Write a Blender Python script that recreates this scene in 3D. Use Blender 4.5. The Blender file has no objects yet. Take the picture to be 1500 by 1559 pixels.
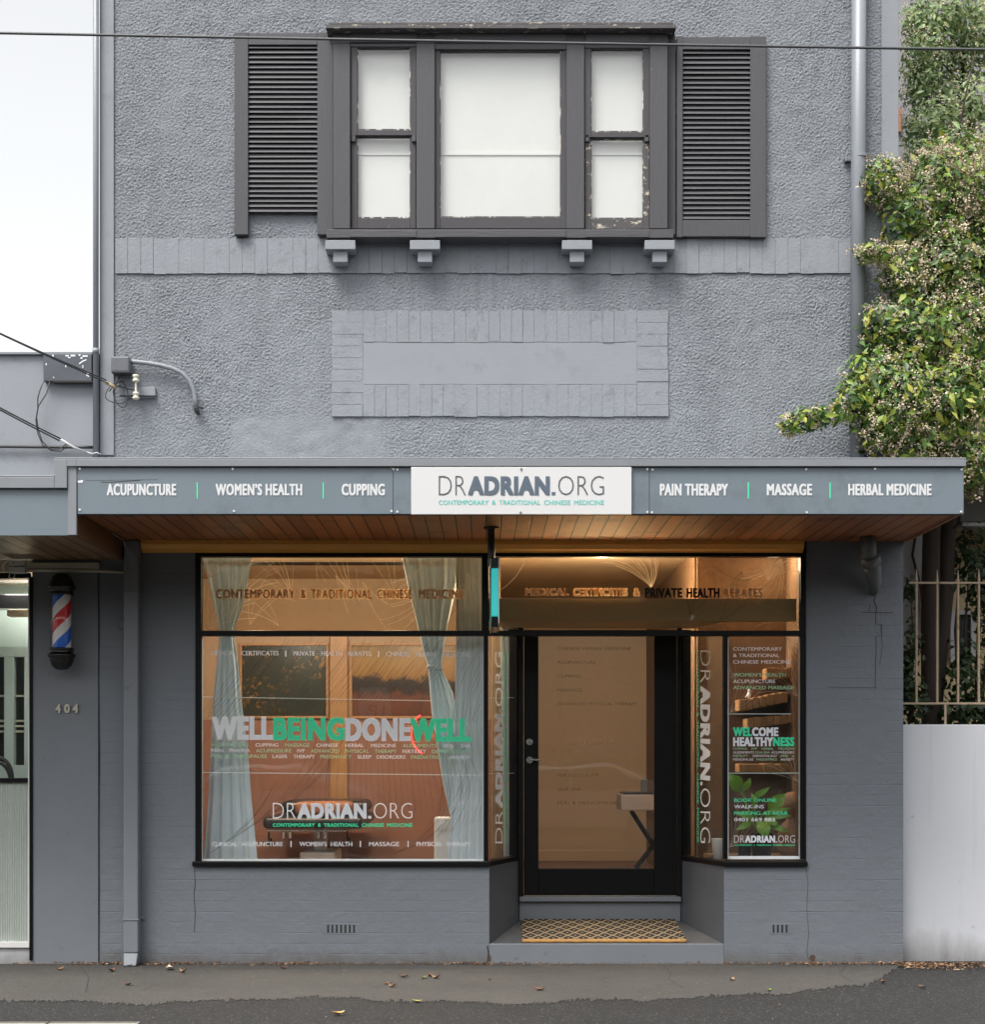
import bpy, bmesh, math, random
import numpy as np
from mathutils import Vector, Matrix
R = math.radians
random.seed(7); rng = np.random.default_rng(11)
sc = bpy.context.scene
col = sc.collection

# ------------------------------------------------------------------ camera, sky, sun, exposure
D = 12.5; EYE = 1.59                       # metres from the facade, eye height above the footpath
cam = bpy.data.objects.new("camera", bpy.data.cameras.new("camera")); col.objects.link(cam)
cam.location = (0, -D, EYE); cam.rotation_euler = (R(90), 0, 0)
cam.data.lens = 36 * 2500 / 1559; cam.data.sensor_width = 36
cam.data.shift_x = 10 / 1559; cam.data.shift_y = 370.5 / 1559
cam.data.clip_end = 1000
sc.camera = cam
SUN_EL, SUN_AZ = 61, -36                   # high, front-left of the facade (azimuth from -Y towards -X)
w = bpy.data.worlds.new("World"); sc.world = w; w.use_nodes = True
nt = w.node_tree; bg = nt.nodes["Background"]
sky = nt.nodes.new("ShaderNodeTexSky"); sky.sky_type = 'NISHITA'; sky.sun_disc = False
sd = Vector((math.sin(R(SUN_AZ)) * math.cos(R(SUN_EL)), -math.cos(R(SUN_AZ)) * math.cos(R(SUN_EL)), math.sin(R(SUN_EL))))
sky.sun_elevation = R(SUN_EL); sky.sun_rotation = math.atan2(sd.x, sd.y)
sky.air_density = 1.0; sky.dust_density = 4.0; sky.ozone_density = 1.0
hsv = nt.nodes.new("ShaderNodeHueSaturation"); hsv.inputs["Saturation"].default_value = 0.10
nt.links.new(sky.outputs[0], hsv.inputs["Color"]); nt.links.new(hsv.outputs[0], bg.inputs[0])
bg.inputs[1].default_value = 0.088
sun = bpy.data.objects.new("sun", bpy.data.lights.new("sun", 'SUN')); col.objects.link(sun)
sun.data.energy = 1.1; sun.data.angle = R(26); sun.data.color = (1, .96, .9)
sun.rotation_euler = (-sd).to_track_quat('-Z', 'Y').to_euler(); sun.location = (-6, -8, 14)
sc.view_settings.view_transform = 'Standard'; sc.view_settings.look = 'None'
sc.view_settings.exposure = 1.76; sc.view_settings.gamma = 1.0
sc.render.engine = 'CYCLES'
cy = sc.cycles; cy.use_denoising = True; cy.max_bounces = 7; cy.diffuse_bounces = 4; cy.transparent_max_bounces = 24
cy.caustics_reflective = False; cy.caustics_refractive = False; cy.sample_clamp_indirect = 6

# ------------------------------------------------------------------ measuring helpers (photo pixels -> real points at a known depth)
def P(px, py, Y=0.0):
    k = (D + Y) / D
    return ((px - 740) / 200 * k, Y, EYE + (1150 - py) / 200 * k)
def X(px, Y=0.0): return P(px, 0, Y)[0]
def Z(py, Y=0.0): return P(0, py, Y)[2]
def on_plane(px, py, A, B):                # where the sight line meets the vertical plane through A-B (plan view)
    dx, dz = (px - 740) / 2500, (1150 - py) / 2500
    ex, ey = B[0] - A[0], B[1] - A[1]
    # C + t*(dx,1): (t*dx - A0)*ey - (-D + t - A1)*ex = 0
    t = (A[0] * ey - (D + A[1]) * ex) / (dx * ey - ex)
    return (t * dx, -D + t, EYE + t * dz)

# ------------------------------------------------------------------ materials
def nodes(m):
    m.use_nodes = True; return m.node_tree, m.node_tree.nodes["Principled BSDF"]
def N(nt, t, **kw):
    n = nt.nodes.new(t)
    for k, v in kw.items():
        if k.startswith("i_"):
            key = k[2:]; key = int(key) if key.isdigit() else key.replace("_", " ")
            if hasattr(v, "is_output"): nt.links.new(v, n.inputs[key])
            else: n.inputs[key].default_value = v
        else: setattr(n, k, v)
    return n
def math_(nt, op, a, b=None, c=None):
    n = nt.nodes.new("ShaderNodeMath"); n.operation = op
    for i, v in enumerate((a, b, c)):
        if v is None: continue
        if hasattr(v, "is_output"): nt.links.new(v, n.inputs[i])
        else: n.inputs[i].default_value = v
    return n.outputs[0]
def mixc(nt, f, a, b, blend='MIX'):
    n = nt.nodes.new("ShaderNodeMix"); n.data_type = 'RGBA'; n.blend_type = blend
    for s, v in ((n.inputs[0], f), (n.inputs[6], a), (n.inputs[7], b)):
        if hasattr(v, "is_output"): nt.links.new(v, s)
        else: s.default_value = v if not isinstance(v, tuple) or len(v) == 4 else (*v, 1)
    return n.outputs[2]
def ramp(nt, f, stops):
    n = nt.nodes.new("ShaderNodeValToRGB"); nt.links.new(f, n.inputs[0])
    e = n.color_ramp.elements
    while len(e) < len(stops): e.new(.5)
    for el, (p, c) in zip(e, stops): el.position = p; el.color = (*c, 1) if len(c) == 3 else c
    return n.outputs[0]
def objco(nt): return N(nt, "ShaderNodeTexCoord").outputs["Object"]
def noise(nt, v, scale, detail=4, rough=.55, dist=0):
    return N(nt, "ShaderNodeTexNoise", i_Vector=v, i_Scale=scale, i_Detail=detail, i_Roughness=rough, i_Distortion=dist).outputs["Fac"]
def stretch(nt, v, s):
    return N(nt, "ShaderNodeMapping", i_Vector=v, i_Scale=s).outputs[0]
def bump(nt, h, strength, dist, normal=None):
    n = N(nt, "ShaderNodeBump", i_Height=h, i_Strength=strength, i_Distance=dist)
    if normal is not None: nt.links.new(normal, n.inputs["Normal"])
    return n.outputs[0]
def g(c): return (c, c, c)
def srgb(r, gg, b):
    return tuple(((v / 255) / 12.92 if v / 255 < .04045 else ((v / 255 + .055) / 1.055) ** 2.4) for v in (r, gg, b))

def plain(name, c, rough=.55, var=.15, vs=5, bs=0, bscale=90, metal=0, spec=.5, coat=0, grain=None, dirt=None):
    m = bpy.data.materials.new(name); nt, b = nodes(m); v = objco(nt)
    vv = stretch(nt, v, grain) if grain else v
    f = noise(nt, vv, vs, 6, .6)
    cc = mixc(nt, f, tuple(x * (1 - var) for x in c), tuple(min(1, x * (1 + var)) for x in c))
    if dirt:
        dcol, lo, hi, dsc = dirt
        df = N(nt, "ShaderNodeMapRange", i_Value=noise(nt, v, dsc, 8, .7), i_From_Min=lo, i_From_Max=hi).outputs[0]
        cc = mixc(nt, df, cc, dcol)
    nt.links.new(cc, b.inputs["Base Color"])
    b.inputs["Roughness"].default_value = rough; b.inputs["Metallic"].default_value = metal
    b.inputs["Specular IOR Level"].default_value = spec; b.inputs["Coat Weight"].default_value = coat
    if bs: nt.links.new(bump(nt, noise(nt, vv, bscale, 5, .6), bs, .004), b.inputs["Normal"])
    return m

MT = {}
def stucco(name, c, amp, sc_):
    m = bpy.data.materials.new(name); nt, b = nodes(m); v = objco(nt)
    big = noise(nt, v, .9, 5, .6)
    streak = noise(nt, stretch(nt, v, (5, 5, .35)), 1.0, 6, .62)
    cc = mixc(nt, big, tuple(x * .88 for x in c), tuple(x * 1.10 for x in c))
    cc = mixc(nt, N(nt, "ShaderNodeMapRange", i_Value=streak, i_From_Min=.50, i_From_Max=.8, i_To_Max=.5).outputs[0], cc, tuple(x * .70 for x in c))
    s = N(nt, "ShaderNodeSeparateXYZ", i_Vector=v)                       # rain streaks washed down from the window sill
    sx = N(nt, "ShaderNodeMapRange", i_Value=math_(nt, 'ABSOLUTE', math_(nt, 'SUBTRACT', s.outputs[0], .11)), i_From_Min=1.5, i_From_Max=1.25).outputs[0]
    sz = math_(nt, 'MULTIPLY', N(nt, "ShaderNodeMapRange", i_Value=s.outputs[2], i_From_Min=4.35, i_From_Max=5.3).outputs[0], N(nt, "ShaderNodeMapRange", i_Value=s.outputs[2], i_From_Min=5.52, i_From_Max=5.48).outputs[0])
    sn = N(nt, "ShaderNodeMapRange", i_Value=noise(nt, stretch(nt, v, (7, 7, .3)), 1.4, 5, .6), i_From_Min=.48, i_From_Max=.68, i_To_Max=.5).outputs[0]
    cc = mixc(nt, math_(nt, 'MULTIPLY', sn, math_(nt, 'MULTIPLY', sx, sz)), cc, tuple(x * .55 for x in c))
    pat = N(nt, "ShaderNodeMapRange", i_Value=noise(nt, v, 2.4, 7, .72), i_From_Min=.58, i_From_Max=.70, i_To_Max=.22).outputs[0]
    cc = mixc(nt, pat, cc, tuple(min(1, x * 1.22) for x in c))
    h1 = noise(nt, v, 30 * sc_, 5, .72); h2 = noise(nt, v, 70 * sc_, 5, .75); h3 = noise(nt, v, 6, 4, .6)
    h = math_(nt, 'ADD', math_(nt, 'MULTIPLY', h1, 1.0), math_(nt, 'MULTIPLY', h2, .7))
    h = math_(nt, 'ADD', h, math_(nt, 'MULTIPLY', h3, .5))
    nt.links.new(bump(nt, h, 1.0, amp), b.inputs["Normal"])
    # deepest pits of the roughcast coloured darker, standing in for shade there
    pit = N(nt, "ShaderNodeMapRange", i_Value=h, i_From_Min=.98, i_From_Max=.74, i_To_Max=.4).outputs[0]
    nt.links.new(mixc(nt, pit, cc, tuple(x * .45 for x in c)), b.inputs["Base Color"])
    b.inputs["Roughness"].default_value = .72; b.inputs["Specular IOR Level"].default_value = .3
    return m
def painted_brick(name, c, soldier=False):
    m = bpy.data.materials.new(name); nt, b = nodes(m); v = objco(nt)
    s = N(nt, "ShaderNodeSeparateXYZ", i_Vector=v)
    xz = N(nt, "ShaderNodeCombineXYZ", i_X=math_(nt, 'ADD', s.outputs[0], math_(nt, 'MULTIPLY', s.outputs[1], .7)), i_Y=s.outputs[2]).outputs[0]
    wob = N(nt, "ShaderNodeTexNoise", i_Vector=v, i_Scale=3.0).outputs["Color"]
    vv = N(nt, "ShaderNodeVectorMath", operation='ADD', i_0=xz, i_1=N(nt, "ShaderNodeVectorMath", operation='SCALE', i_0=wob, i_Scale=.008).outputs[0]).outputs[0]
    br = N(nt, "ShaderNodeTexBrick", i_Vector=vv, i_Scale=1.0, i_Color1=(1, 1, 1, 1), i_Color2=(.86, .86, .86, 1), i_Mortar=(0, 0, 0, 1))
    br.inputs["Brick Width"].default_value = .242; br.inputs["Row Height"].default_value = .0806
    br.inputs["Mortar Size"].default_value = .004; br.inputs["Mortar Smooth"].default_value = .55
    fz = math_(nt, 'ABSOLUTE', math_(nt, 'SUBTRACT', math_(nt, 'FRACT', math_(nt, 'DIVIDE', N(nt, "ShaderNodeSeparateXYZ", i_Vector=vv).outputs[1], .0806)), .5))
    course = N(nt, "ShaderNodeMapRange", i_Value=fz, i_From_Min=.45, i_From_Max=.485, i_To_Min=1, i_To_Max=0).outputs[0]
    upr = N(nt, "ShaderNodeMapRange", i_Value=noise(nt, v, 1.7, 3, .6), i_From_Min=.5, i_From_Max=.7, i_To_Min=.0, i_To_Max=.5).outputs[0]
    hh = mixc(nt, upr, course, N(nt, "ShaderNodeRGBToBW", i_Color=br.outputs[0]).outputs[0]); hh = N(nt, "ShaderNodeRGBToBW", i_Color=hh).outputs[0]
    fade = N(nt, "ShaderNodeMapRange", i_Value=noise(nt, v, 2.6, 5, .7), i_From_Min=.42, i_From_Max=.70, i_To_Min=.04).outputs[0]
    hm = math_(nt, 'MULTIPLY', hh, fade)
    n1 = bump(nt, hm, .5, .006)
    n2 = bump(nt, noise(nt, v, 60, 5, .65), .35, .004, n1)
    n3 = bump(nt, noise(nt, v, 9, 4, .65), .6, .012, n2)
    nt.links.new(n3, b.inputs["Normal"])
    big = noise(nt, v, 1.3, 6, .65)
    cc = mixc(nt, big, tuple(x * .86 for x in c), tuple(x * 1.12 for x in c))
    cc = mixc(nt, math_(nt, 'MULTIPLY', math_(nt, 'SUBTRACT', 1, hh), math_(nt, 'MULTIPLY', fade, .4)), cc, tuple(x * .45 for x in c))
    # splash-back grime along the foot of the wall
    foot = N(nt, "ShaderNodeMapRange", i_Value=math_(nt, 'ADD', s.outputs[2], math_(nt, 'MULTIPLY', noise(nt, v, 8, 6, .7), -.22)), i_From_Min=.02, i_From_Max=-.1, i_To_Max=.6).outputs[0]
    cc = mixc(nt, foot, cc, srgb(92, 84, 76))
    scuff = N(nt, "ShaderNodeMapRange", i_Value=noise(nt, stretch(nt, v, (3, 3, 14)), 3.2, 8, .75), i_From_Min=.64, i_From_Max=.72, i_To_Max=.5).outputs[0]
    cc = mixc(nt, scuff, cc, tuple(min(1, x * 1.5) for x in c))
    nt.links.new(cc, b.inputs["Base Color"]); b.inputs["Roughness"].default_value = .55; b.inputs["Specular IOR Level"].default_value = .4
    return m
def old_timber(name, c, chip=(.42, .40, .34), lo=.70, vertical=True, grain=1.0):
    m = bpy.data.materials.new(name); nt, b = nodes(m); v = objco(nt)
    gv = stretch(nt, v, (16, 16, 1.4) if vertical else (1.4, 16, 16))
    gr = noise(nt, gv, 5, 7, .65)
    cc = mixc(nt, gr, tuple(x * .72 for x in c), tuple(x * 1.22 for x in c))
    cc = mixc(nt, noise(nt, v, 2.2, 4, .6), cc, mixc(nt, .5, cc, tuple(x * 1.35 for x in c)))
    cf = N(nt, "ShaderNodeMapRange", i_Value=noise(nt, stretch(nt, v, (4, 4, 1.6) if vertical else (1.6, 4, 4)), 7, 9, .74), i_From_Min=lo, i_From_Max=lo + .02).outputs[0]
    cc = mixc(nt, cf, cc, chip)
    nt.links.new(cc, b.inputs["Base Color"])
    h = math_(nt, 'SUBTRACT', math_(nt, 'MULTIPLY', gr, grain), math_(nt, 'MULTIPLY', cf, .8))
    nt.links.new(bump(nt, h, .55, .005), b.inputs["Normal"]); b.inputs["Roughness"].default_value = .6
    return m
def boards(name, c1, c2, pitch, alongY=True, knot=True):       # stained lining boards, running towards the street
    m = bpy.data.materials.new(name); nt, b = nodes(m); v = objco(nt)
    s = N(nt, "ShaderNodeSeparateXYZ", i_Vector=v)
    a = math_(nt, 'DIVIDE', s.outputs[0], pitch)
    idx = math_(nt, 'FLOOR', a); fr = math_(nt, 'FRACT', a)
    rnd = N(nt, "ShaderNodeTexWhiteNoise", noise_dimensions='1D', i_W=idx).outputs["Value"]
    off = N(nt, "ShaderNodeCombineXYZ", i_X=math_(nt, 'MULTIPLY', rnd, 31.0), i_Y=math_(nt, 'MULTIPLY', rnd, 17.0)).outputs[0]
    gv = N(nt, "ShaderNodeVectorMath", operation='ADD', i_0=stretch(nt, v, (22, 1.6, 1)), i_1=off).outputs[0]
    gr = noise(nt, gv, 1.6, 7, .65, .6)
    cc = mixc(nt, gr, c1, c2)
    cc = mixc(nt, math_(nt, 'MULTIPLY', rnd, .55), cc, tuple(x * .45 for x in c1))
    st = N(nt, "ShaderNodeMapRange", i_Value=noise(nt, v, 3.1, 6, .65), i_From_Min=.55, i_From_Max=.7, i_To_Max=.7).outputs[0]
    cc = mixc(nt, st, cc, (.012, .008, .006))
    e = math_(nt, 'ABSOLUTE', math_(nt, 'SUBTRACT', fr, .5))
    gap = N(nt, "ShaderNodeMapRange", i_Value=e, i_From_Min=.435, i_From_Max=.465).outputs[0]
    cc = mixc(nt, gap, cc, (.004, .003, .003))
    nt.links.new(cc, b.inputs["Base Color"])
    nt.links.new(bump(nt, math_(nt, 'SUBTRACT', math_(nt, 'MULTIPLY', gr, .3), gap), .6, .008), b.inputs["Normal"])
    b.inputs["Roughness"].default_value = .42
    return m
def glass(name, tint=(.93, .96, .94), f0=.04, dirt=.02):
    m = bpy.data.materials.new(name); m.use_nodes = True; nt = m.node_tree
    for n in list(nt.nodes):
        if n.type != 'OUTPUT_MATERIAL': nt.nodes.remove(n)
    out = nt.nodes["Material Output"]
    lw = N(nt, "ShaderNodeLayerWeight", i_Blend=.5).outputs["Facing"]
    fr = math_(nt, 'ADD', math_(nt, 'MULTIPLY', math_(nt, 'POWER', lw, 5), .95), f0)
    tr = N(nt, "ShaderNodeBsdfTransparent", i_Color=(*tint, 1)); gl = N(nt, "ShaderNodeBsdfGlossy", i_Roughness=.0)
    v = objco(nt)
    nt.links.new(bump(nt, noise(nt, v, 1.7, 2, .5), .05, .02), gl.inputs["Normal"])
    mx = N(nt, "ShaderNodeMixShader", i_0=fr, i_1=tr.outputs[0], i_2=gl.outputs[0])
    df = N(nt, "ShaderNodeBsdfDiffuse", i_Color=(.6, .6, .58, 1))
    dm = N(nt, "ShaderNodeMapRange", i_Value=noise(nt, v, 3, 6, .7), i_From_Min=.35, i_From_Max=.75, i_To_Min=dirt * .3, i_To_Max=dirt).outputs[0]
    m2 = N(nt, "ShaderNodeMixShader", i_0=dm, i_1=mx.outputs[0], i_2=df.outputs[0])
    nt.links.new(m2.outputs[0], out.inputs[0])
    return m
def film(name, c, opacity):
    m = bpy.data.materials.new(name); m.use_nodes = True; nt = m.node_tree
    b = nt.nodes["Principled BSDF"]; b.inputs["Base Color"].default_value = (*c, 1); b.inputs["Roughness"].default_value = .5
    b.inputs["Alpha"].default_value = opacity
    return m
def glow(name, c, s):
    m = bpy.data.materials.new(name); nt, b = nodes(m)
    b.inputs["Base Color"].default_value = (*c, 1); b.inputs["Emission Color"].default_value = (*c, 1); b.inputs["Emission Strength"].default_value = s
    return m
def foliage(name, stops, rough=.45, trans=.25):
    m = bpy.data.materials.new(name); nt, b = nodes(m)
    r = N(nt, "ShaderNodeNewGeometry").outputs["Random Per Island"]
    cc = ramp(nt, r, stops)
    nt.links.new(cc, b.inputs["Base Color"]); b.inputs["Roughness"].default_value = rough
    if trans:
        tl = N(nt, "ShaderNodeBsdfTranslucent", i_Color=cc); out = nt.nodes["Material Output"]
        mx = N(nt, "ShaderNodeMixShader", i_0=trans, i_1=b.outputs[0], i_2=tl.outputs[0]); nt.links.new(mx.outputs[0], out.inputs[0])
    return m
def asphalt(name, c, c2, agg):
    m = bpy.data.materials.new(name); nt, b = nodes(m); v = objco(nt)
    big = noise(nt, v, 1.1, 7, .68)
    cc = mixc(nt, N(nt, "ShaderNodeMapRange", i_Value=big, i_From_Min=.3, i_From_Max=.7).outputs[0], c, c2)
    blot = N(nt, "ShaderNodeMapRange", i_Value=noise(nt, v, 4.5, 8, .72), i_From_Min=.52, i_From_Max=.72, i_To_Max=.55).outputs[0]
    cc = mixc(nt, blot, cc, tuple(x * .55 for x in c))
    pale = N(nt, "ShaderNodeMapRange", i_Value=noise(nt, stretch(nt, v, (1, 2.5, 1)), 3.0, 8, .7), i_From_Min=.58, i_From_Max=.74, i_To_Max=.5).outputs[0]
    cc = mixc(nt, pale, cc, tuple(min(1, x * 1.8) for x in c2))
    vo = N(nt, "ShaderNodeTexVoronoi", i_Vector=v, i_Scale=95)
    sp = N(nt, "ShaderNodeMapRange", i_Value=N(nt, "ShaderNodeSeparateColor", i_0=vo.outputs["Color"]).outputs[0], i_From_Min=.87, i_From_Max=1.0, i_To_Max=.4).outputs[0]
    cc = mixc(nt, sp, cc, agg)
    fine = noise(nt, v, 140, 3, .6)
    cc = mixc(nt, N(nt, "ShaderNodeMapRange", i_Value=fine, i_From_Min=.35, i_From_Max=.65, i_To_Max=.5).outputs[0], cc, tuple(x * .5 for x in c))
    nt.links.new(cc, b.inputs["Base Color"]); b.inputs["Roughness"].default_value = .85
    nt.links.new(bump(nt, math_(nt, 'ADD', fine, vo.outputs["Distance"]), .6, .006), b.inputs["Normal"])
    return m

GREY = (.228, .245, .270)
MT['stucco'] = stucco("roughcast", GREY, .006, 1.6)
MT['stucco_soft'] = stucco("worn_roughcast", GREY, .008, .7)
MT['bandbrick'] = plain("band_brick_paint", tuple(x * .97 for x in GREY), .7, .13, 9, .9, 55, dirt=(tuple(x * .62 for x in GREY), .55, .72, 8))
MT['smooth'] = plain("grey_paint", tuple(x * 1.0 for x in GREY), .6, .10, 3, .35, 40, dirt=(tuple(x * .7 for x in GREY), .56, .8, 4))
MT['brick'] = painted_brick("painted_brick", (.186, .205, .230))
MT['render'] = plain("painted_render", (.19, .206, .228), .58, .12, 2.2, .3, 30, dirt=((.12, .12, .125), .62, .72, 7))
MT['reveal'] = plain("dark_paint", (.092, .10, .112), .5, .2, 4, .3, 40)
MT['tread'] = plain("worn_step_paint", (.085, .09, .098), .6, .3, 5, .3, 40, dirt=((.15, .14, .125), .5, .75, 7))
MT['pipe'] = plain("pipe_paint", (.20, .217, .24), .42, .10, 4, .1, 60, dirt=((.13, .13, .13), .62, .75, 6))
MT['darkpipe'] = plain("dark_pipe_paint", (.14, .15, .158), .45, .12, 4, .1, 60)
MT['timber'] = old_timber("weathered_timber_upright", (.053, .052, .0585), lo=.70)
MT['timber_h'] = old_timber("weathered_timber_level", (.053, .052, .0585), lo=.665, vertical=False)
MT['timber_bare'] = old_timber("peeling_timber_level", (.058, .054, .056), chip=(.50, .45, .36), lo=.575, vertical=False)
MT['timber_putty'] = old_timber("peeling_putty", (.06, .055, .06), chip=(.62, .60, .55), lo=.54)
MT['sashdark'] = old_timber("dark_sash", (.043, .040, .045), chip=(.30, .28, .25), lo=.66)
MT['panel'] = plain("fascia_panel", (.152, .186, .214), .33, .07, 1.2, .06, 14, spec=.5, dirt=((.115, .135, .15), .54, .78, 3.5))
MT['capping'] = plain("capping_metal", (.20, .212, .23), .45, .10, 3, .08, 30, dirt=((.16, .165, .17), .6, .75, 5))
MT['white_panel'] = plain("white_panel", (.60, .60, .60), .3, .02, 2)
MT['screw'] = plain("screw_head", (.75, .75, .74), .3, .1, 20, metal=.4)
MT['soffit'] = boards("stained_boards", (.30, .105, .040), (.56, .215, .08), .105)
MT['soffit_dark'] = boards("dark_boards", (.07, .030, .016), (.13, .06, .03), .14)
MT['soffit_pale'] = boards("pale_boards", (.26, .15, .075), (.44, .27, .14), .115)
MT['mould'] = plain("varnished_pine", (.90, .42, .08), .3, .25, 3, .15, 20, grain=(1.2, 14, 14))
MT['black'] = plain("black_paint", (.006, .006, .0065), .34, .3, 6, .12, 50, spec=.22)
MT['blacksat'] = plain("black_satin", (.005, .005, .0055), .38, .25, 4, .1, 30, spec=.2)
MT['blackmetal'] = plain("black_metal", (.005, .005, .0055), .22, .3, 6, spec=.6)
MT['glass'] = glass("window_glass", (.985, .99, .985), .028)
MT['glass_tint'] = glass("tinted_glass", (.82, .77, .68), .03)
MT['glass_up'] = glass("old_glass", (.985, .985, .985), .05, .03)
MT['blind'] = plain("white_blind", (.71, .725, .69), .8, .03, 2)
MT['vinyl'] = plain("white_vinyl", (.86, .88, .92), .5, .02, 3)
MT['sign_white'] = plain("sign_white", (.62, .63, .64), .5, .02, 3)
MT['green'] = plain("green_vinyl", (.055, .72, .36), .5, .04, 3)
MT['teal'] = plain("teal_vinyl", (.10, .50, .44), .5, .04, 3)
MT['slate'] = plain("slate_vinyl", (.085, .115, .15), .5, .05, 3)
def vinyl(name, c, tl_=.42):
    m = plain(name, c, .5, .03, 3); nt = m.node_tree; b = nt.nodes["Principled BSDF"]; out = nt.nodes["Material Output"]
    t_ = N(nt, "ShaderNodeBsdfTranslucent", i_Color=(*c, 1)); mx = N(nt, "ShaderNodeMixShader", i_0=tl_, i_1=b.outputs[0], i_2=t_.outputs[0]); nt.links.new(mx.outputs[0], out.inputs[0]); return m
MT['vinyl'] = vinyl("window_vinyl", (.90, .92, .95), .14); MT['wgreen'] = vinyl("green_window_vinyl", (.07, .86, .46), .14); MT['palegreen'] = vinyl("pale_green_window_vinyl", (.42, .80, .50), .15)
MT['ink'] = plain("grey_vinyl", (.085, .09, .10), .5, .05, 3)
MT['gold'] = vinyl("gold_vinyl", (.86, .66, .40), .5)
MT['curtain'] = vinyl("pale_curtain", (.80, .89, .93), .14); MT['sheer'] = vinyl("sheer_curtain", (.76, .83, .86), .18)
MT['goldfaint'] = vinyl("faint_gold_vinyl", (.70, .50, .30), .5)
MT['darkvinyl'] = film("dark_vinyl", (.03, .018, .01), .75)
MT['faintdark'] = film("faint_dark_vinyl", (.05, .03, .018), .32)
MT['vein_pale'] = vinyl("pale_vein", (.66, .54, .40), .5)
MT['vein_dark'] = film("dark_vein", (.04, .025, .018), .65)
MT['seam'] = film("film_seam", (.75, .85, .78), .85)
MT['wall_ochre'] = plain("ochre_wall", (.40, .285, .18), .6, .1, 2, .1, 30)
MT['wall_terra'] = plain("terracotta_wall", (.29, .145, .10), .6, .08, 1.5, .1, 30)
MT['wall_beige'] = plain("beige_wall", (.43, .315, .205), .6, .05, 1.5, .1, 30)
MT['olive'] = plain("olive_bulkhead", (.74, .62, .45), .6, .08, 2)
MT['ceil'] = plain("cream_ceiling", (.60, .46, .30), .7, .05, 2)
MT['floorin'] = plain("timber_floor", (.16, .08, .04), .4, .2, 4)
MT['orangewood'] = plain("orange_timber", (.40, .22, .09), .4, .2, 3, .1, 30, grain=(12, 12, 1))

MT['beadpaint'] = plain("sheer_curtain", (.82, .86, .87), .8, .04, 6, .2, 90)
MT['cream'] = plain("cream_paint", (.62, .60, .48), .5, .1, 6)
MT['white'] = plain("white_plastic", (.78, .78, .75), .4, .04, 4)
MT['whitewall'] = plain("white_wall", (.64, .655, .69), .7, .05, 1.5, .25, 25, dirt=((.36, .34, .31), .63, .75, 5))
def grimy(m, c2, z0):
    nt = m.node_tree; b = nt.nodes["Principled BSDF"]; v = objco(nt); s_ = N(nt, "ShaderNodeSeparateXYZ", i_Vector=v); src = b.inputs["Base Color"].links[0].from_socket
    n1 = noise(nt, stretch(nt, v, (1, 1, .3)), 5, 8, .7)
    foot = N(nt, "ShaderNodeMapRange", i_Value=math_(nt, 'ADD', s_.outputs[2], math_(nt, 'MULTIPLY', n1, -z0 * 1.6)), i_From_Min=z0 * .25, i_From_Max=-z0 * .9, i_To_Max=.75).outputs[0]
    run = N(nt, "ShaderNodeMapRange", i_Value=noise(nt, stretch(nt, v, (10, 10, .5)), 1.2, 6, .65), i_From_Min=.54, i_From_Max=.75, i_To_Max=.2).outputs[0]
    cc = mixc(nt, run, mixc(nt, foot, src, c2), tuple(x * 1.9 for x in c2)); nt.links.new(cc, b.inputs["Base Color"])
grimy(MT['whitewall'], (.17, .155, .14), .22)
MT['chrome'] = plain("bright_metal", (.75, .75, .75), .2, .05, 5, metal=1)
MT['cable'] = plain("black_cable", (.025, .025, .027), .5, .2, 8)
MT['greycable'] = plain("grey_cable", (.06, .062, .066), .5, .2, 8)
MT['iron'] = plain("beige_iron", (.42, .32, .22), .5, .25, 6, .2, 60, dirt=((.14, .07, .035), .6, .7, 9))
MT['bark'] = plain("dark_bark", (.035, .024, .018), .85, .4, 4, .8, 20, grain=(9, 9, 1.5))
MT['leaf'] = foliage("leaf", [(0, (.018, .05, .010)), (.3, (.05, .12, .018)), (.6, (.12, .22, .03)), (.86, (.25, .32, .045)), (1, (.42, .40, .06))])
MT['leaf2'] = foliage("pale_leaf", [(0, (.12, .18, .08)), (.5, (.22, .32, .13)), (1, (.40, .46, .20))])
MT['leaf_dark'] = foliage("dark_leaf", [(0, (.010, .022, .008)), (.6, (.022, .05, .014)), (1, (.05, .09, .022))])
MT['petal'] = foliage("blossom", [(0, (.40, .31, .20)), (.4, (.58, .48, .34)), (.8, (.70, .62, .46)), (1, (.50, .35, .26))], .6, .2)
MT['houseleaf'] = foliage("broad_leaf", [(0, (.10, .26, .03)), (.6, (.20, .42, .05)), (1, (.32, .52, .09))], .35)
MT['litter'] = foliage("litter", [(0, (.05, .025, .012)), (.4, (.18, .09, .045)), (.75, (.30, .17, .09)), (1, (.42, .30, .18))], .8, 0)
MT['light_asphalt'] = asphalt("worn_asphalt", (.058, .054, .049), (.082, .076, .068), (.17, .155, .135))
MT['dark_asphalt'] = asphalt("dark_asphalt", (.0115, .0112, .0112), (.022, .021, .0205), (.24, .23, .21))
MT['concrete'] = plain("concrete", (.26, .245, .21), .85, .15, 3, .4, 70, dirt=((.2, .18, .15), .58, .72, 6))
MT['joint'] = plain("dark_joint", (.03, .028, .026), .9, .2, 8)
MT['crack'] = plain("crack_dark", (.045, .047, .05), .9, .2, 8)  # dark tone of cracks, seams, tears and broken edges
MT['stone'] = plain("brown_stone", (.15, .085, .045), .8, .45, 9, .9, 18)
MT['ledge'] = plain("split_stone", (.36, .19, .07), .7, .4, 14, .9, 25, grain=(9, 4, 1))
MT['cushion'] = plain("black_vinyl_cushion", (.012, .012, .013), .35, .2, 5)
MT['terracotta'] = plain("terracotta", (.34, .15, .08), .7, .2, 8)
MT['carved'] = plain("carved_wood", (.30, .15, .065), .55, .45, 30, .9, 60)
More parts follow.
